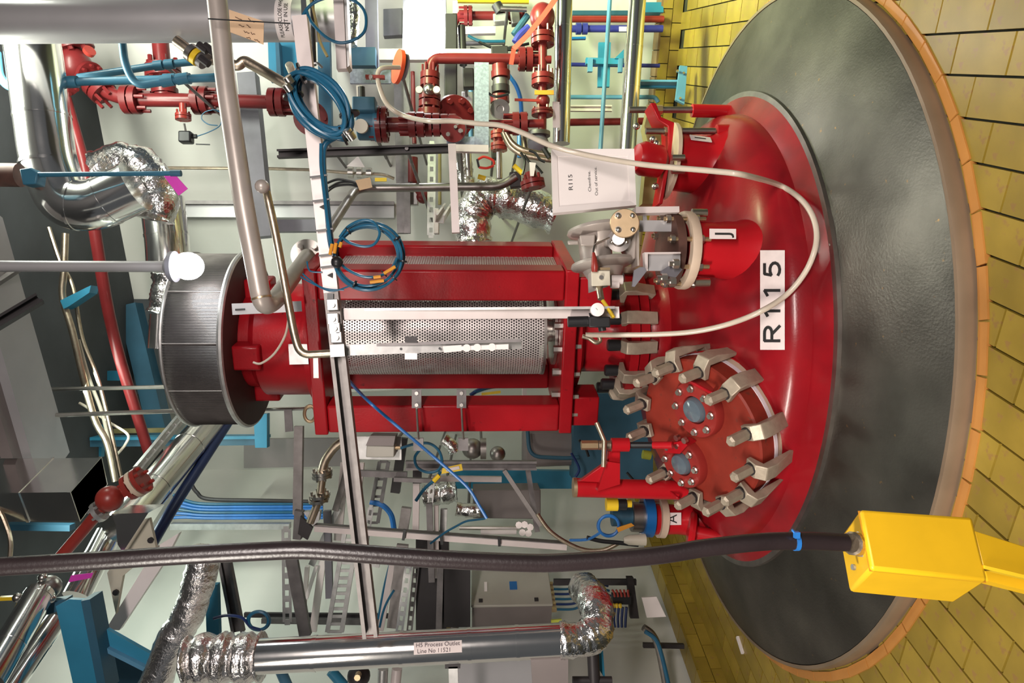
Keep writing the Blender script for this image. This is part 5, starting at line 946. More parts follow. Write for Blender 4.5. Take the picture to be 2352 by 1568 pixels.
# --- more of the crowded strutting on the left wall
for s_, wd_, m_, Y_, lb in (('986,1155 992,1335', 0.03, 'galv_dark', 3.45, 'dark vertical post crossing behind the long angled rail, right of the foil lumps'),
    ('1002,1160 1003,1262', 0.022, 'strut_pale', 3.5, 'slim pale post beside the dark one right of the foil drum'), ('1020,1168 1016,1262', 0.034, 'galv', 3.6, 'grey post stub ending at the long angled rail'),
    ('778,1166 716,1296', 0.03, 'galv', 3.55, 'grey diagonal brace passing behind the black cable near the folded joint'), ('706,1300 694,1450', 0.02, 'strut_pale', 3.6, 'slim pale strip behind the dark leaning strut'),
    ('1012,1300 1008,1445', 0.03, 'galv_dark', 3.5, 'dark slotted post in the shaded gap left of the dull bent pipe'), ('1034,1300 1030,1445', 0.02, 'olive', 3.55, 'olive tinted post in the shaded gap'),
    ('870,1262 862,1300', 0.04, 'galv', 3.4, 'short grey stub under the black cable beside the sloping rail'), ('832,1062 822,1168', 0.022, 'strut_pale', 3.6, 'slim pale strip beside the dark cable ladder'),
    ('962,1262 960,1300', 0.04, 'galv_dark', 3.4, 'dark stub just above the black cable'), ('1070,1268 1068,1310', 0.03, 'dark_iron', 3.6, 'black stub just above the enclosure'),
    ('905,1100 1010,1104', 0.02, 'galv_dark', 3.45, 'short dark horizontal bar through the cable label area')):
    strut('strut', lb, *L('', Y_, s_), wd=wd_, h=0.03, m=m_, open_=False)
panel('strut_joint', 'black joint plate where the pale trunking meets the narrow post', 'bracket', '', 3.5, '948,1080 968,1080 968,1110 948,1110', 0.02, 'dark_iron')
panel('blue_plug', 'blue plug in the shaded gap beside the enclosure', 'plug', '', 3.6, '1042,1376 1068,1376 1068,1388 1042,1388', 0.03, 'blue_enamel')
panel('orange_plug', 'amber plug beside the blue plug', 'plug', '', 3.6, '1032,1384 1042,1384 1042,1396 1032,1396', 0.03, 'orange_tag')
single('drum', 'black drum shape in the shaded gap above the outlet pipe', 'drum', MB().tube(L('', 3.6, '1036,1420 1075,1420'), rad(18, 3.6), 18), 'black')
perf_strip('perforated_strut', 'bright slotted strip standing through the foil drum', *L('', 3.7, '993,1098 988,1158'), 0.03, m='galv', pitch=0.04)
panel('dark_panel', 'dark panel for wall shade and clutter behind the manhole clamps', 'unit', '', 4.2, '1318,905 1500,900 1500,1100 1318,1104', 0.2, 'blue_dull')  # added dark panel standing in for shadow on the cluttered wall
panel('grey_backing', 'grey green wall shade tank seen between davit and red stool', 'backing', '', 4.3, '1200,985 1330,985 1330,1070 1200,1075', 0.1, 'box_dark', bevel=0.03)  # added panel whose colour stands in for the shaded wall
pipe_run('blue_pipe', 'dark blue bent pipe in front of the grey green tank', 'pipe', L('', 4.2, '1212,990 1216,1048 1300,1052 1330,1050'), 0.012, 'blue_dull', R=0.08)
for k, s_ in enumerate(('1312,1040 1330,1075 1322,1095', '1330,1010 1345,1030 1352,1048', '1440,1085 1462,1110 1480,1130')):
    single('dark_wire', ('first', 'second', 'third')[k] + ' dark wire hanging behind the davit bracket', 'wire', MB().tube(smooth(L('', 3.9, s_)), 0.008, 6), 'black' if k else 'blue_dark', 'wires behind the davit')
single('lime_plug', 'lime green plug left of the lower sight glass', 'plug', MB().tube(L('', 3.4, '1476,1043 1494,1046'), 0.022, 12), 'lime')
# ================================================================ foreground: bent pipe, rail, cables, notice, valves, davit, yellow pendant box
t = thing('bent_pipe', 'grey steel pipe crossing from the top edge, bending back to a flanged end', 'pipe', L('', 2.2, '600,715')[0])
pb = L('', 2.2, '492,-60 520,200 560,470 604,706'); MB().tube(fillet(pb + [P(632, 690, 2.3), P(706, 588, 2.85)], 0.05, 10), rad(22, 2.2), 24).build('pipe', 'grey_pipe', t)
MB().tube([P(600, 682, 2.2), P(601, 686, 2.2)], rad(22.8, 2.2), 24).build('weld_ring', 'brass', t)
flange(MB(), P(706, 586, 2.88), V((0.1, -1, -0.1)), rad(36, 2.88), 0.02, 28, 0).build('flange', 'steel', t)
for s_ in ('690,566', '722,566', '726,608', '686,606'): MB().disc(P(*[float(k) for k in s_.split(',')], 2.85), V((0.1, -1, -0.1)), 0.012, 0.02, 6).build('bolt', 'steel', t)
pipe_run('thin_pipe', 'thin steel pipe clipped along the bent grey pipe and turning down to the rail', 'pipe', L('', 2.28, '612,440 632,530 652,640 676,770 690,815 765,811'), rad(9, 2.28), 'steel_warm', R=0.06, n=14)
single('pipe_clip', 'dark round clip where the thin pipe starts on the bent pipe', 'clip', MB().ball(P(602, 428, 2.2), rad(16, 2.2), 14), 'grey_pipe')
pipe_run('steel_pipe', 'steel pipe with a clamped joint behind the bent grey pipe', 'pipe', L('', 2.7, '404,92 452,128 548,152 560,138 662,196'), rad(11.5, 2.7), 'steel_warm', R=0.035, n=14)
t = thing('hose_joint', 'clamped pipe joint with two yellow ringed bands', 'joint', P(452, 128, 2.68)); d_ = P(480, 146, 2.68) - P(430, 108, 2.68)
for s_, m_, r_ in (('440,122', 'steel', 20), ('452,131', 'yellow', 19), ('466,138', 'galv_dark', 19)): MB().disc(P(*[float(k) for k in s_.split(',')], 2.66), d_, rad(r_, 2.66), 0.02, 22).build('band', m_, t)
for s_ in ('466,110', '470,140', '480,112'): MB().disc(P(*[float(k) for k in s_.split(',')], 2.6), d_, 0.014, 0.04, 8).build('bolt', 'dark_iron', t)
# slotted rail crossing in front of the agitator
pa, pbm, pc_ = P(690, 40, 2.12), P(778, 815, 2.12), P(852, 1460, 2.12)
t = thing('slotted_rail', 'long slotted rail crossing in front of the agitator, painted paler where lit and grey below', 'rail', pbm)
def chan(p0, p1, wd, h, m, up, nm, th=0.003, flip=False):
    a, b, d = basis(V(p1) - V(p0), up); sec = CH(wd, h, th)
    if flip: sec = [(u, -v) for u, v in sec][::-1]
    return MB().prism([V(p0) + a * u + b * v for u, v in sec], V(p1) - V(p0)).build(nm, m, t)
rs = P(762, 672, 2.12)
chan(pa, rs, 0.043, 0.03, 'strut_pale', (0, -1, 0), 'lit_length', flip=True); chan(rs, pbm, 0.043, 0.03, 'galv_mid', (0, -1, 0), 'plain_length', flip=True); chan(pbm, pc_, 0.045, 0.035, 'galv_mid', (0, -1, 0), 'open_length')  # light put into the colour: paler material on the lit stretch
for x, y in ((740, 475), (758, 632)): MB().prism([P(x - 7, y, 2.098), P(x + 5, y - 6, 2.098), P(x + 5, y + 6, 2.098)][::-1], V((0, 0.004, 0))).build('arrow_mark', 'ink', t)
MB().box(P(759, 683, 2.10), (0.024, 0.006, 0.018)).build('slot', 'black', t)
for x, y, wd in ((763, 700, 26), (764, 732, 30), (768, 754, 28), (772, 775, 28)):
    pl = slab(MB(), '', 2.085, f'{x - 14},{y - 13} {x + 12},{y - 14} {x + 14},{y + 12} {x - 12},{y + 13}', 0.012).build('joint_plate', 'galv', t, bevel=0.002); MB().disc(P(x, y, 2.08), V((0, -1, 0)), 0.008, 0.012, 12).build('bolt', 'steel', pl)
MB().hexa([P(x, y, Y) for Y in (2.07, 2.14) for x, y in ((758, 792), (790, 790), (792, 818), (759, 820))]).build('end_clamp', 'galv', t)
for y in (405, 460, 528, 585, 612): x = 690 + (y - 40) * 88 / 775; MB().beam(P(x - 20, y + 2, 2.09), P(x + 20, y - 3, 2.09), 0.005, 0.004, (0, -1, 0)).build('cable_tie', 'black', t)
t = thing('upright_strut', 'white lit horizontal strut in front of the perforated guard', 'strut', P(1420, 720, 2.2)); chan(P(772, 722, 2.15), P(1412, 718, 2.2), 0.034, 0.03, 'strut_pale', (0, -1, 0), 'channel', flip=True)
slab(MB(), '', 2.14, '774,708 1412,703 1412,709 774,714', 0.03).build('edge_face', 'galv', t); slab(MB(), '', 2.185, '1404,704 1422,704 1423,730 1406,729', 0.035).build('end_cap', 'white', t)
t = thing('upright_strut', 'grey horizontal strut with a blotched white strip in front of the guard', 'strut', P(1195, 795, 2.2)); chan(P(772, 805, 2.13), P(1196, 789, 2.2), 0.033, 0.03, 'galv', (0, -1, 0), 'channel', flip=True)
slab(MB(), '', 2.13, '780,791 1197,778 1197,785 780,798', 0.02).build('edge_face', 'galv_dark', t)
slab(MB(), '', 2.14, '1017,795 1060,792 1060,806 1020,810', 0.003).build('white_label', 'white', t); slab(MB(), '', 2.14, '1060,795 1168,790 1168,802 1060,804', 0.003).build('white_label', 'white', t)
for x, y in ((1072, 799), (1096, 798), (1130, 797)): MB().disc(P(x, y, 2.139), V((0, -1, 0)), rad(9, 2.14), 0.003, 16).build('white_blot', 'white', t)
for y, nm in ((779, 'clamp_nut'), (818, 'clamp_nut')): MB().hexa([P(x, yy, Y) for Y in (2.12, 2.17) for x, yy in ((930, y - 7), (958, y - 7), (958, y + 7), (930, y + 7))]).build(nm, 'dark_iron' if y < 800 else 'steel', t)
for x, y in ((921, 801), (1010, 800)): MB().disc(P(x, y, 2.138), V((0, -1, 0)), 0.004, 0.004, 8).build('hole', 'black', t)
t = thing('white_strut', 'white strut end at the upper edge beside the foil scrap', 'strut', P(780, 70, 2.4)); slab(MB(), '', 2.4, '764,-30 787,-30 796,157 773,158', 0.03).build('front_face', 'strut_pale', t); slab(MB(), '', 2.41, '787,-30 795,-30 803,150 796,156', 0.05).build('side_face', 'galv', t)
t = thing('narrow_strip', 'narrow bare metal strip with a dark cable behind, left of the white strut', 'strip', P(705, 80, 2.5)); slab(MB(), '', 2.5, '690,-20 702,-20 712,146 697,148', 0.01).build('strip', 'clad', t); MB().tube(L('', 2.52, '716,-20 722,150'), 0.008, 8).build('dark_cable', 'black', t); MB().tube(smooth(L('', 2.5, '712,-10 728,60 735,95 752,130')), 0.005, 8).build('yellow_green_wire', 'olive', t)
# tan tag on the bent pipe with its tie
t = thing('tan_tag', 'tan handwritten paper tag tied to the bent grey pipe', 'tag', P(568, 62, 2.15)); slab(MB(), '', 2.16, '526,22 606,49 605,102 529,74', 0.002).build('card', 'paper_tan', t)
rd = random.Random(5)
for k, (x, y, n_) in enumerate(((540, 38, 5), (570, 44, 5), (548, 57, 4), (566, 58, 3), (560, 72, 4), (576, 76, 3), (566, 84, 3), (584, 90, 4))):
    q = [P(x + 3.2 * j, y + 1.3 * j + rd.uniform(-2.2, 2.2), 2.158) for j in range(n_ + 1)]; MB().tube(q, 0.0009, 4).build('handwriting', 'brown', t)
pipe_run('cable_tie', 'thin black tie run past the tan tag to the notice on the duct', 'tie', L('', 2.12, '478,43 560,48 668,54'), 0.0022, 'black', n=6)
panel('yellow_tag', 'yellow clip tag on the blue cable beside the duct notice', 'tag', '', 2.45, '674,41 702,42 703,56 676,56', 0.015, 'yellow')
pipe_run('blue_loop', 'blue cable loop round the white strut end at the upper edge', 'cable', smooth(L('', 2.36, '688,150 692,60 700,28 725,4 762,-6 810,0 838,28 838,70 812,92 778,98 745,82 715,50 703,20')), rad(3.6, 2.36), 'cable_blue', n=8)
pipe_run('steel_rod', 'thin steel rod with a pale knob beside the big cable coil', 'rod', L('', 2.3, '678,160 728,143 740,155'), rad(3, 2.3), 'galv', n=8)
single('pale_knob', 'pale round knob on the teal column', 'knob', MB().lathe(P(666, 153, 2.9), V((0.3, -1, 0)), [(0.016, -0.03), (0.017, 0.01), (0.014, 0.014), (0, 0.015)], 16), 'cream')
# big blue cable coil
CO = P(738, 240, 2.03); e1 = P(792, 308, 2.03) - CO; e2 = (P(700, 264, 2.03) - CO)
t = thing('cable_coil', 'large oval coil of thick blue cable tied to the white rail', 'coil', CO); rd = random.Random(9)
for k in range(12):
    s1 = 1.0 + rd.uniform(-0.13, 0.10); s2 = 1.05 + rd.uniform(-0.28, 0.25); dx = V((rd.uniform(-.008, .008), -0.03 + 0.005 * k, rd.uniform(-.008, .008)))
    MB().tube([CO + dx + e1 * s1 * cos(q * pi / 24) + e2 * s2 * sin(q * pi / 24) + V((0, 0.008 * sin(q * pi / 12 + k), 0)) for q in range(48)], 0.0068, 8, closed=True).build('loop', 'cable_blue', t)
for q in (0.1, 2.2, 3.3, -0.9): c = CO + e1 * cos(q) + e2 * sin(q) * 1.05; tg = (-e1 * sin(q) + e2 * cos(q)).normalized(); MB().disc(c, tg, 0.030, 0.006, 16).build('cable_tie', 'black', t)
for s_ in ('664,183', '662,200', '800,305', '806,312'): MB().disc(P(*[float(k) for k in s_.split(',')], 1.98), V((0.6, -0.5, 0.4)), 0.013, 0.02, 10).build('end_fitting', 'steel', t)
pipe_run('blue_cable', 'blue cable leaving the large coil and following the white rail down', 'cable', smooth(L('', 2.1, '770,315 748,330 742,360 745,420 752,480 758,545 764,575')), rad(7, 2.1), 'cable_blue', n=10)
pipe_run('blue_cable', 'second blue cable taped beside the first along the white rail', 'cable', smooth(L('', 2.09, '738,330 738,380 745,440 752,500 760,560')), rad(4.5, 2.1), 'cable_blue', n=8)
# smaller round coil
t = thing('cable_coil', 'smaller round coil of blue cable with yellow markers before the red column', 'coil', P(848, 590, 2.08)); rd = random.Random(12)
for k in range(6):
    cx_, cy_, rr = 846 + rd.uniform(-4, 4), 590 + rd.uniform(-4, 4), 74 + rd.uniform(-8, 4)
    MB().tube([P(cx_ + rr * 1.04 * cos(q * pi / 24), cy_ + rr * sin(q * pi / 24), 2.08 + 0.006 * k + 0.004 * sin(q * pi / 8 + k)) for q in range(48)], 0.0042, 8, closed=True).build('loop', 'cable_blue', t)
MB().tube(smooth(L('', 2.07, '780,545 800,520 830,506 858,510 872,535 860,560 835,566 805,558 785,545')), 0.0042, 8).build('loop', 'cable_blue', t)
MB().tube(smooth(L('', 2.07, '780,602 800,620 835,635 870,634 898,618 912,592')), 0.0042, 8).build('loop', 'cable_blue', t)
for x, y in ((912, 548), (926, 600), (905, 638), (800, 530), (815, 652), (882, 628), (772, 590)): MB().disc(P(x, y, 2.07), (P(846, 590, 2.07) - P(x, y, 2.07)).cross(V((0, 1, 0))), 0.012, 0.004, 10).build('cable_tie', 'black', t)
for s_ in ('758,585 763,560', '768,582 772,558', '780,568 784,556', '882,628 908,612', '850,648 882,644', '858,637 875,635'): MB().tube(L('', 2.055, s_), 0.0052, 8).build('yellow_marker', 'orange_tag', t)
MB().ball(P(774, 602, 2.05), 0.018, 10).build('tape_knot', 'black', t)
for k, s_ in enumerate(('690,635 720,652 760,668 800,658 815,650', '695,628 715,645 745,662 790,666', '705,600 712,622 740,625')):
    single('thin_wire', ('lowest', 'middle', 'uppermost')[k] + ' pale blue wire from the bent pipe to the smaller coil', 'wire', MB().tube(smooth(L('', 2.1, s_)), 0.0025, 6), 'cable_blue', 'pale blue wires by the smaller coil')
# cream hose: over the plate, past the notice, round in front of the dome
def over_dome(x, y, off): p = dome_hit(x, y, off); return p
hp = L('', 2.7, '918,155,2.75 880,156 868,168 870,195 884,232 905,254 935,268') + L('', 2.6, '985,278,2.5 1040,278,2.45 1100,284,2.4 1150,288,2.35 1200,305,2.3 1265,334,2.24 1330,352,2.22 1400,366,2.18 1480,378,2.12 1560,386,2.06 1640,393,2.0 1710,402,1.96')
hp += [over_dome(x, y, 0.05) for x, y in ((1790, 425), (1838, 456), (1866, 495), (1876, 540), (1868, 585), (1845, 632), (1805, 678))]
hp += L('', 2.05, '1745,716,2.1 1670,745,2.18 1590,762,2.24 1500,768,2.3 1420,769,2.34 1345,769,2.36')
pipe_run('cream_hose', 'long cream plastic hose curving across the notice and over the red dome', 'hose', smooth(hp, 6), 0.0088, 'hose', n=12)
pipe_run('hose_tail', 'short ribbed hose end hooked below the air regulator', 'hose', smooth(L('', 2.36, '1338,772 1352,776 1368,786 1378,782 1376,772')), 0.008, 'steel_warm', n=10)
# notice frame
t = thing('notice_frame', 'white framed notice reading R115 Chemfree Out of service, hung beside the agitator', 'notice', P(1362, 418, 2.32))
n0 = (P(1455, 345, 2.33) - P(1266, 346, 2.34)).cross(P(1270, 492, 2.30) - P(1266, 346, 2.34)).normalized()
def on_np(x, y):
    o = V((0, 0, EYE)); d = P(x, y, 1.0) - o; return o + d * ((P(1266, 346, 2.34) - o).dot(n0) / d.dot(n0))
cq = [on_np(*q) for q in ((1266, 346), (1455, 345), (1460, 474), (1270, 492))]; ci = [on_np(*q) for q in ((1279, 360), (1441, 359), (1446, 462), (1284, 476))]
dn = (cq[1] - cq[0]).cross(cq[3] - cq[0]).normalized(); dn = dn if dn.y < 0 else -dn
MB().prism(cq, -dn * 0.012).build('back_board', 'white', t)
for k in range(4): MB().hexa([cq[k], cq[(k + 1) % 4], ci[(k + 1) % 4] , ci[k], cq[k] + dn * 0.012, cq[(k + 1) % 4] + dn * 0.012, ci[(k + 1) % 4] + dn * 0.006, ci[k] + dn * 0.006]).build('frame_moulding', 'white', t)
pp = MB().prism([p + dn * 0.002 for p in ci], dn * 0.0005).build('paper', 'white', t)
def on_notice(x, y):
    u = (x - 1279) / 162; v = (y - 360) / 110; a = ci[0].lerp(ci[1], u); b = ci[3].lerp(ci[2], u); return a.lerp(b, v) + dn * 0.0032
def nwrite(s, x, y0, y1, h, nm='notice_writing'):
    k = rad(1, 2.31); MB().text(s, None, None, None, h * k, fn=lambda u, v: on_notice(x - v / k, (y0 + y1) / 2 - u / k), wid=abs(y0 - y1) * k).build(nm, 'ink', pp)
nwrite('R115', 1308, 435, 401, 14); nwrite('Chemfree.', 1351, 441, 394, 9.5); nwrite('Out of service.', 1366, 451, 385, 9.5)
# grey diaphragm valve on brackets over the J nozzle
def G(x, y, Y): return P(1280 + x / 5.8725, 460 + y / 5.8725, Y)
t = thing('nozzle_joint', 'brown blank flange bolted to a cream split ring, left of the J mark', 'flange', JX + UP * 0.55)
MB().disc(JX + UP * 0.582, NJ, 0.125, 0.028, 44).build('blank_flange', 'brown', t); MB().lathe(JX + UP * 0.520, NJ, [(0.10, 0), (0.130, 0), (0.132, 0.006), (0.132, 0.024), (0.130, 0.03), (0.10, 0.03)], 44, close=True).build('split_ring', 'gasket', t)
for k in range(8):
    q = 2 * pi * (k + 0.25) / 8; c = JX + V((cos(q), sin(q), 0)) * 0.116
    MB().tube([c + UP * 0.48, c + UP * 0.62], 0.0075, 8).build('bolt', 'brass', t); MB().disc(c + UP * 0.605, UP, 0.014, 0.014, 6).disc(c + UP * 0.51, UP, 0.014, 0.014, 6).build('nut', 'steel', t)
for s_, q in (('1606,490', 1), ('1612,648', 1)): MB().disc(P(*[float(k) for k in s_.split(',')], 2.29), UP, 0.016, 0.05, 10).build('ring_lug', 'steel', t)
t = thing('valve_bracket', 'upper grey folded bracket joining valve and brown flange', 'bracket', G(1380, 250, 2.3)); MB().prism([G(x, y, 2.28) for x, y in ((1110, 270), (1640, 270), (1640, 300), (1540, 420), (1110, 420))][::-1], V((0, 0.006, 0))).build('web', 'grey_duct', t); MB().prism([G(x, y, 2.24) for x, y in ((1060, 86), (1646, 80), (1648, 160), (1060, 172))][::-1], V((0, 0.05, 0))).build('lip', 'strut_pale', t); MB().prism([G(x, y, 2.29) for x, y in ((1160, 185), (1200, 185), (1215, 268), (1600, 268), (1600, 180), (1640, 180), (1640, 275), (1160, 275))][::-1], V((0, 0.008, 0))).build('rim', 'grey_duct', t)
t = thing('valve_bracket', 'lower slate grey folded bracket with pale edge and bolts beside the black capped clamp', 'bracket', G(1440, 830, 2.2)); MB().prism([G(x, y, 2.2) for x, y in ((1220, 720), (1660, 715), (1660, 950), (1220, 950))][::-1], V((0, 0.006, 0))).build('web', 'grey_duct', t)
MB().prism([G(x, y, 2.18) for x, y in ((1176, 700), (1665, 696), (1665, 718), (1222, 722), (1222, 950), (1190, 940))][::-1], V((0, 0.03, 0))).build('pale_edge', 'strut_pale', t); MB().prism([G(x, y, 2.19) for x, y in ((1400, 955), (1560, 850), (1690, 930), (1600, 1040), (1500, 1020), (1460, 1160))][::-1], V((0, 0.012, 0))).build('foot', 'grey_paint', t)
MB().prism([G(x, y, 2.17) for x, y in ((1040, 940), (1110, 900), (1180, 900), (1205, 955), (1045, 1165), (1010, 1160))][::-1], V((0, 0.01, 0))).build('gusset', 'grey_paint', t)
for x, y, d_ in ((1600, 855, (0, 0, 1)), (1440, 1048, (0, 0, 1)), (1555, 1098, (0, 0, 1))): MB().disc(G(x, y, 2.16), V(d_), 0.015, 0.018, 6).disc(G(x - 30, y, 2.16), V(d_), 0.008, 0.03, 8).build('bolt', 'steel', t)
t = thing('diaphragm_valve', 'grey cast valve with dished flanges and a brass bolted disc below the notice', 'valve', G(620, 560, 2.3))
ax_ = V((1, 0.10, 0.12)).normalized()
for y, s_ in ((335, 1), (790, 1)):
    c = G(610 if y > 500 else 560, y + 60, 2.32); MB().lathe(c, -ax_, [(0.0, -0.012), (0.085, -0.012), (0.104, -0.006), (0.108, 0.004), (0.104, 0.010), (0.07, 0.022), (0.055, 0.05)], 40).build('dished_flange', 'steel_dark' if False else 'grey_pipe', t)
MB().tube([G(480, 360, 2.33), G(540, 900, 2.33)], 0.055, 24).build('body_barrel', 'grey_pipe', t); MB().prism([G(x, y, 2.26) for x, y in ((640, 330), (1085, 330), (1060, 790), (1000, 800), (880, 640), (640, 620))][::-1], V((0, 0.06, 0))).build('yoke', 'grey_pipe', t, bevel=0.006)
MB().prism([G(x, y, 2.24) for x, y in ((1078, 400), (1104, 400), (1104, 880), (1082, 880))][::-1], V((0, 0.09, 0))).build('yoke_plate', 'grey_pipe', t)
MB().hexa([G(x, y, Y) for Y in (2.23, 2.29) for x, y in ((300, 470), (515, 455), (500, 620), (315, 615))]).build('grey_block', 'grey_pipe', t, bevel=0.004); MB().hexa([G(x, y, Y) for Y in (2.25, 2.3) for x, y in ((140, 540), (290, 540), (290, 600), (140, 600))]).build('grey_block', 'grey_pipe', t, bevel=0.004)
bc = G(908, 308, 2.2); bd = V((0.05, -1, 0.12)); bp_ = MB().lathe(bc, bd, [(0.046, -0.012), (0.047, 0.0), (0.045, 0.002), (0.0, 0.002)], 40).build('brass_disc', 'brass', t)
for x, y in ((820, 205), (1015, 205), (822, 395), (1020, 395)): MB().ball(G(x, y, 2.195), 0.009, 12).disc(G(x, y, 2.199), bd, 0.0105, 0.004, 12).build('bolt', 'steel', bp_)
MB().lathe(G(830, 540, 2.235), V((0.05, -1, 0.25)), [(0.036, -0.01), (0.038, 0), (0.022, 0.004), (0.02, 0.03)], 32).build('lower_flange', 'steel_dark', t)
for x, y in ((735, 560), (935, 560)): MB().ball(G(x, y, 2.225), 0.007, 10).build('bolt', 'steel', t)
MB().tube(fillet([G(700, 505, 2.2), G(500, 600, 2.17), G(485, 700, 2.16), G(495, 740, 2.16)], 0.01), 0.0035, 8).build('lever_rod', 'steel', t); MB().tube([G(488, 705, 2.16), G(500, 800, 2.155), G(506, 900, 2.15), G(505, 965, 2.15)], [0.0045, 0.009, 0.012, 0.009], 10).build('lever_grip', 'oxide_bright', t)
t = thing('solenoid_block', 'cream square solenoid block under the red lever grip', 'solenoid', G(585, 1040, 2.2)); MB().hexa([G(x, y, Y) for Y in (2.16, 2.22) for x, y in ((458, 945), (712, 945), (720, 1150), (462, 1158))]).build('block', 'cream', t, bevel=0.003); MB().hexa([G(x, y, Y) for Y in (2.175, 2.215) for x, y in ((455, 905), (712, 905), (714, 940), (456, 940))]).build('top_strip', 'brass', t); MB().disc(G(592, 1040, 2.155), V((0, -1, 0)), 0.007, 0.008, 12).build('screw', 'steel', t)
MB().tube([G(720, 1070, 2.2), G(880, 1070, 2.2)], 0.015, 14).tube([G(720, 1130, 2.2), G(830, 1130, 2.2)], 0.013, 14).build('connector', 'strut_pale', t); MB().hexa([G(x, y, Y) for Y in (2.19, 2.25) for x, y in ((410, 1000), (462, 960), (690, 1160), (420, 1250))]).build('lower_body', 'steel_dark', t)
MB().tube([G(560, 1160, 2.19), G(590, 1330, 2.17)], 0.011, 12).build('fitting', 'steel_warm', t); MB().tube(smooth([G(610, 1350, 2.16), G(660, 1420, 2.15), G(710, 1500, 2.14), G(760, 1580, 2.13)]), 0.006, 8).build('yellow_lead', 'yellow', t)
t = thing('air_regulator', 'black air regulator with a white pressure gauge at the end of the white strut', 'regulator', P(1375, 735, 2.14))
gz = P(1372, 711, 2.09); gg = MB().lathe(gz, V((0, -1, 0.05)), [(0.019, -0.03), (0.0205, 0.0), (0.0205, 0.006), (0.018, 0.007)], 28).build('gauge_case', 'white', t); MB().disc(gz + V((0, -0.0045, 0)), V((0, -1, 0.05)), 0.0178, 0.002, 28).build('gauge_dial', 'white', gg); MB().beam(gz + V((-0.006, -0.0065, -0.004)), gz + V((0.005, -0.0065, 0.006)), 0.0012, 0.001, (0, -1, 0)).build('needle', 'ink', gg)
MB().tube([P(1304, 739, 2.14), P(1352, 738, 2.14)], rad(12.5, 2.14), 20).build('adjust_knob', 'black', t, bevel=0.002); MB().hexa([P(x, y, Y) for Y in (2.11, 2.16) for x, y in ((1352, 727), (1402, 727), (1402, 752), (1352, 752))]).build('body', 'black', t, bevel=0.004); MB().tube([P(1382, 748, 2.14), P(1384, 760, 2.14)], rad(9, 2.14), 12).build('port', 'black', t); MB().tube([P(1365, 715, 2.14), P(1370, 730, 2.14)], rad(14, 2.14), 14).build('neck', 'black', t)
# davit for the manhole cover
t = thing('davit', 'red davit post with a bracket and T handled screw that lifts the manhole cover', 'davit', P(1565, 1122, 2.55))
MB().tube([P(1322, 1119, 2.55), P(1590, 1126, 2.55)], rad(22, 2.55), 28).build('post', 'red_clean', t); MB().tube([P(1316, 1119, 2.55), P(1324, 1119, 2.55)], rad(22.5, 2.55), 28).build('post_cap', 'brass', t)
MB().prism([P(x, y, 2.50) for x, y in ((1327, 1105), (1336, 1102), (1395, 1060), (1398, 1036), (1425, 1036), (1424, 1100), (1420, 1110))][::-1], V((0, 0.03, 0))).build('bracket_web', 'red_clean', t, bevel=0.003)
MB().prism([P(x, y, 2.475) for x, y in ((1372, 1128), (1396, 1060), (1424, 1064), (1424, 1112))][::-1], V((0, 0.05, 0))).build('bracket_rib', 'red_clean', t)
MB().tube([P(1404, 1021, 2.48), P(1444, 1021, 2.48)], rad(16, 2.48), 24).build('screw_housing', 'red_clean', t); MB().tube([P(1444, 1022, 2.48), P(1505, 1022, 2.46)], rad(7.5, 2.48), 14).build('screw', 'black', t); MB().tube([P(1500, 1022, 2.45), P(1545, 1022, 2.41)], rad(8.5, 2.45), 14).build('link', 'red_clean', t)
MB().lathe(P(1335, 1022, 2.48), V((0, 0, -1)), [(rad(11, 2.48), 0), (rad(11, 2.48), rad(38, 2.48))], 6).build('nut', 'brass', t); MB().tube([P(1374, 1022, 2.48), P(1402, 1022, 2.48)], rad(11, 2.48), 16).build('thread_collar', 'steel_warm', t); MB().tube([P(1370, 970, 2.46), P(1388, 1012, 2.45), P(1386, 1072, 2.44)], rad(5.5, 2.46), 12).build('tee_handle', 'steel_warm', t)
# blue instrument flange on the A nozzle
t = thing('instrument_flange', 'bright blue flange with a cream ring and a dark transmitter on the A nozzle', 'flange', P(1486, 1188, 2.86))
MB().tube([P(1476, 1187, 2.86), P(1497, 1188, 2.86)], rad(45, 2.86), 36).build('blue_disc', 'blue_enamel', t); MB().tube([P(1511, 1189, 2.86), P(1526, 1190, 2.86)], rad(45, 2.86), 36).build('cream_ring', 'gasket', t); MB().tube([P(1498, 1188, 2.86), P(1545, 1190, 2.86)], rad(32, 2.86), 28).build('red_ring', 'red_clean', t)
MB().tube([P(1450, 1186, 2.86), P(1476, 1187, 2.86)], rad(34, 2.86), 24).build('steel_hub', 'steel_dark', t); MB().tube([P(1405, 1186, 2.86), P(1452, 1186, 2.86)], rad(22, 2.86), 18).build('transmitter', 'blue_dull', t)
for y in (1150, 1182, 1214, 1226): MB().tube([P(1468, y, 2.83 if 1160 < y < 1220 else 2.86), P(1532, y, 2.83 if 1160 < y < 1220 else 2.86)], 0.006, 8).build('bolt', 'steel', t)
t = thing('yellow_coupling', 'yellow plastic coupling with a black band beside the davit post', 'coupling', P(1405, 1158, 2.7)); MB().tube([P(1392, 1158, 2.7), P(1418, 1158, 2.7)], rad(15, 2.7), 18).build('body', 'yellow', t); MB().tube([P(1418, 1158, 2.7), P(1438, 1158, 2.7)], rad(13, 2.7), 18).build('band', 'black', t); MB().tube([P(1438, 1156, 2.7), P(1450, 1156, 2.7)], rad(9, 2.7), 14).build('nose', 'yellow', t)
t = thing('blue_lead_coil', 'small bright blue lead coil with a yellow tag beside the blue flange', 'coil', P(1398, 1207, 2.75))
for k in range(3): MB().tube([P(1398 + (23 + k) * cos(q * pi / 14), 1207 + (24 - k) * sin(q * pi / 14), 2.74 + 0.01 * k) for q in range(28)], 0.006, 6, closed=True).build('loop', 'cable_bright', t)
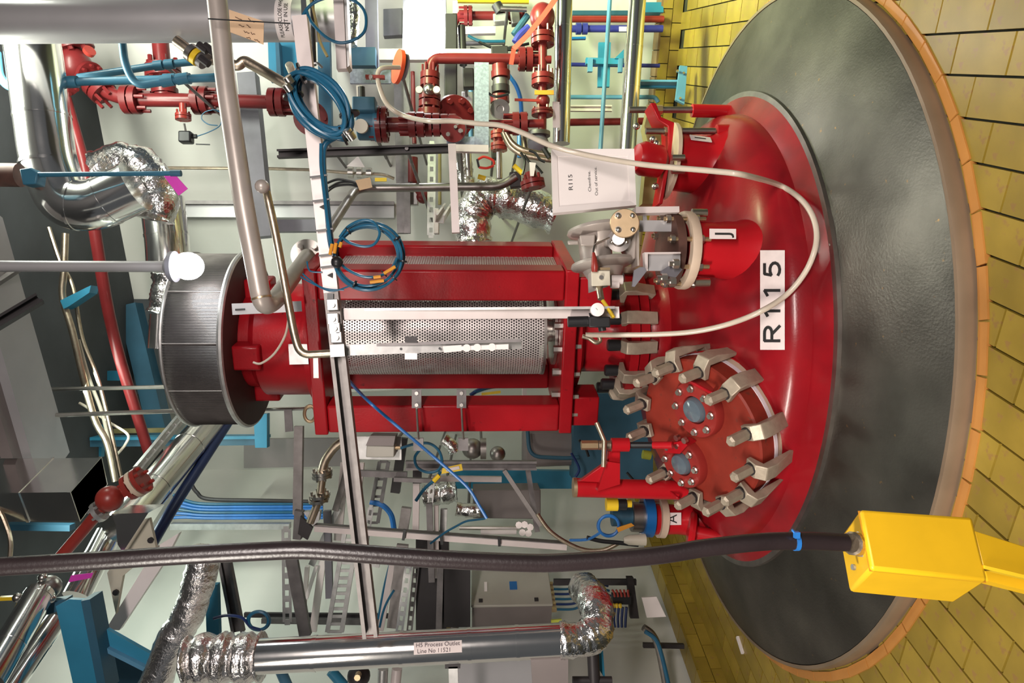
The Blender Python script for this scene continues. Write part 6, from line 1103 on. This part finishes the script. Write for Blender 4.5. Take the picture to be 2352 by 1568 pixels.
slab(MB(), '', 2.72, '1416,1212 1450,1201 1457,1207 1420,1222', 0.004).build('yellow_tag', 'orange_tag', t); MB().tube(smooth([P(1380, 1222, 2.74), P(1350, 1238, 2.8), P(1310, 1240, 2.9)]), 0.006, 6).build('lead', 'cable_bright', t)
pipe_run('braided_hose', 'slim braided hose sagging above the black cable, left of the blue flange', 'hose', smooth(L('', 2.95, '1234,1180 1262,1218 1302,1246 1345,1263 1388,1262 1422,1246')), rad(5, 2.95), 'steel_warm', n=10)
pipe_run('rubber_tool', 'black rubber handled tool lying under the blue lead coil', 'tool', smooth(L('', 2.8, '1348,1234 1380,1242 1420,1246 1466,1251')), rad(5, 2.8), 'black', n=8)
single('plastic_bung', 'milky plastic cap beside the blue flange', 'cap', MB().lathe(P(1432, 1240, 2.8), V((0, 0, -1)), [(0.012, 0), (0.02, 0.02), (0.024, 0.09), (0.0, 0.095)], 16), 'cream')
t = thing('red_vent_cap', 'red mushroom vent cap just above the black cable, right of the A tag', 'cap', P(1570, 1232, 2.75)); MB().lathe(P(1588, 1222, 2.75), V((-0.15, -0.3, -1)), [(0.0, -0.02), (0.075, -0.012), (0.082, 0.0), (0.078, 0.012), (0.03, 0.02), (0.03, 0.12)], 28).build('cap', 'red_clean', t)
# ---------------------------------------------------------------- black cable and yellow pendant box nearest the camera
t = thing('pendant_cable', 'thick black rubber cable drooping across the picture into the yellow box', 'cable', P(1945, 1246, 1.1))
MB().tube(smooth(L('', 1.1, '-60,1305 0,1301 200,1289 400,1276 600,1266 700,1263 800,1269 1000,1283 1200,1292 1300,1291 1500,1276 1620,1258 1750,1244 1860,1242 1945,1246')), rad(20.5, 1.1), 20).build('cable', 'rubber', t)
MB().disc(P(1827, 1242, 1.1), P(1850, 1242, 1.1) - P(1800, 1243, 1.1), rad(22.5, 1.1), 0.007, 20).box(P(1830, 1228, 1.083), (0.010, 0.008, 0.008)).build('blue_cable_tie', 'cable_bright', t); MB().tube(L('', 1.085, '1826,1224 1819,1216'), 0.002, 6).build('tie_tail', 'cable_bright', t)
t = thing('yellow_box', 'bright yellow box with a cable gland on a post in the lower right corner', 'box', P(2270, 1334, 1.1))
c8 = [P(2002, 1307, 1.07), P(1975, 1168, 1.11), P(2234, 1186, 1.11), P(2270, 1334, 1.07)]; bk = P(1951, 1360, 1.19) - c8[0]
MB().prism([c8[0], c8[1], c8[2], c8[3]], bk).build('box_body', 'pvc_yellow', t, bevel=0.006)
MB().prism([q + (P(1176, 784, 1.0) - q).normalized() * 0.0 + bk.normalized() * 0.010 for q in [c8[0].lerp(c8[3], -0.004), c8[1].lerp(c8[2], -0.004), c8[2].lerp(c8[1], -0.004), c8[3].lerp(c8[0], -0.004)]], bk.normalized() * 0.0012).build('lid_seam', 'orange_tag', t)
gc = (c8[0] + c8[1]) / 2 + bk * 0.45; gd_ = (c8[0] - c8[3]).normalized()
MB().lathe(P(1982, 1250, 1.12), P(1945, 1246, 1.1) - P(1982, 1250, 1.12), [(rad(30, 1.1), -0.012), (rad(30, 1.1), 0.008), (rad(27, 1.1), 0.010), (rad(28, 1.1), 0.030), (rad(23, 1.1), 0.034)], 12).build('cable_gland', 'steel_warm', t)
MB().disc(P(1960, 1302, 1.13), gd_, 0.005, 0.004, 12).build('screw_hole', 'galv', t)
pd = (c8[3] - c8[0]).normalized(); s0 = P(2244, 1218, 1.14)
o1 = [P(2238, 1218, 1.105), P(2258, 1300, 1.08)]; o2 = [P(2420, 1275, 1.105), P(2420, 1338, 1.08)]
MB().prism([o1[0], o2[0], o2[1], o1[1]], V((-0.012, 0.03, 0))).build('post_face', 'pvc_yellow', t, bevel=0.002)
MB().prism([P(2262, 1298, 1.076), P(2420, 1336, 1.076), P(2420, 1344, 1.076), P(2262, 1306, 1.076)], V((-0.005, 0.02, 0))).build('post_lip', 'yellow', t); MB().prism([P(2264, 1308, 1.15), P(2420, 1340, 1.15), P(2420, 1372, 1.15), P(2270, 1334, 1.15)], V((-0.01, 0.02, 0))).build('post_side', 'pvc_yellow', t)
g0 = (P(2420, 1307, 1.125)); MB().beam(g0, V((g0.x - 0.05, g0.y, 0.0)), 0.09, 0.06, (0, -1, 0)).build('post_foot', 'pvc_yellow', t)
# ---------------------------------------------------------------- chalk white marker lying on the far floor
single('white_stick', 'short white stick lying on the green lit tiles at the lower edge', 'stick', MB().beam(PZ(1694, 1462, 0.012), PZ(1706, 1500, 0.012), 0.014, 0.012), 'white')
# ================================================================ wall stays: rods that tie the small fittings back to the wall behind them
def wall_gap(p):
    t1 = (CORNER + EY * 0.15 - p).dot(EY) / EY.y; t2 = (CORNER - EX * 0.15 - p).dot(-EX) / (-EX).y if abs(EX.y) > 1e-6 else 9
    c = [t for t in (t1, t2) if t > 0.02]; return min(c) if c else 0.3
LB = {o['label']: o for o in COL.objects if o.parent is None and 'label' in o}
def stay(label):
    o = LB.get(label)
    if not o: print('no thing', label); return
    ms = [o] if o.type == 'MESH' else [c for c in o.children if c.type == 'MESH']
    vs = [v.co + OFF[o] for m in ms for v in m.data.vertices]; c = V((sum(v.x for v in vs), sum(v.y for v in vs), sum(v.z for v in vs))) / len(vs)
    c = min(vs, key=lambda v: (v - c).length) * 0.5 + c * 0.5
    MB().tube([c, c + V((0, wall_gap(c) - 0.004, 0))], 0.008, 8).build('stay', 'galv_dark', o)
STAYS = ['light blue pipe slanting behind the two elbowed blue ones', 'thin orange disc seen edge on beneath the floodlight', 'black relay box above the small valve stack',
         'dull steel horizontal tube at the upper edge', 'pale horizontal bar under the floodlight', 'light blue pipe bending down from the grey duct',
         'small pale bracket above the dark blue valve', 'black stub above the dark blue valve', 'black control unit just left of the speckled bar', 'bright blue hose end below the maroon pipe crossing',
         'small grey junction box with a dark lid edge under the lower red column',
         'short dark horizontal bar through the cable label area',
         'dark slotted horizontal channel below the large cable coil',
         'grey steel box beside the dark bolted disc',
         'maroon lower flange with pale bolts where the two maroon pipes meet',
         'foil lump hanging below the cable label',
         'pale short end of the dark channel',
         'red end disc half hidden by the larger blue cable coil',
         'black block under the red stub',
         'pale horizontal trunking strip below the yellow cable label',
         'dull steel pump body behind the lower brackets of the lower column',
         'black connector block beside the two bolt maroon flange',
         'maroon pipe end with a two bolt flange left of the notice frame']
for l_ in STAYS: stay(l_)
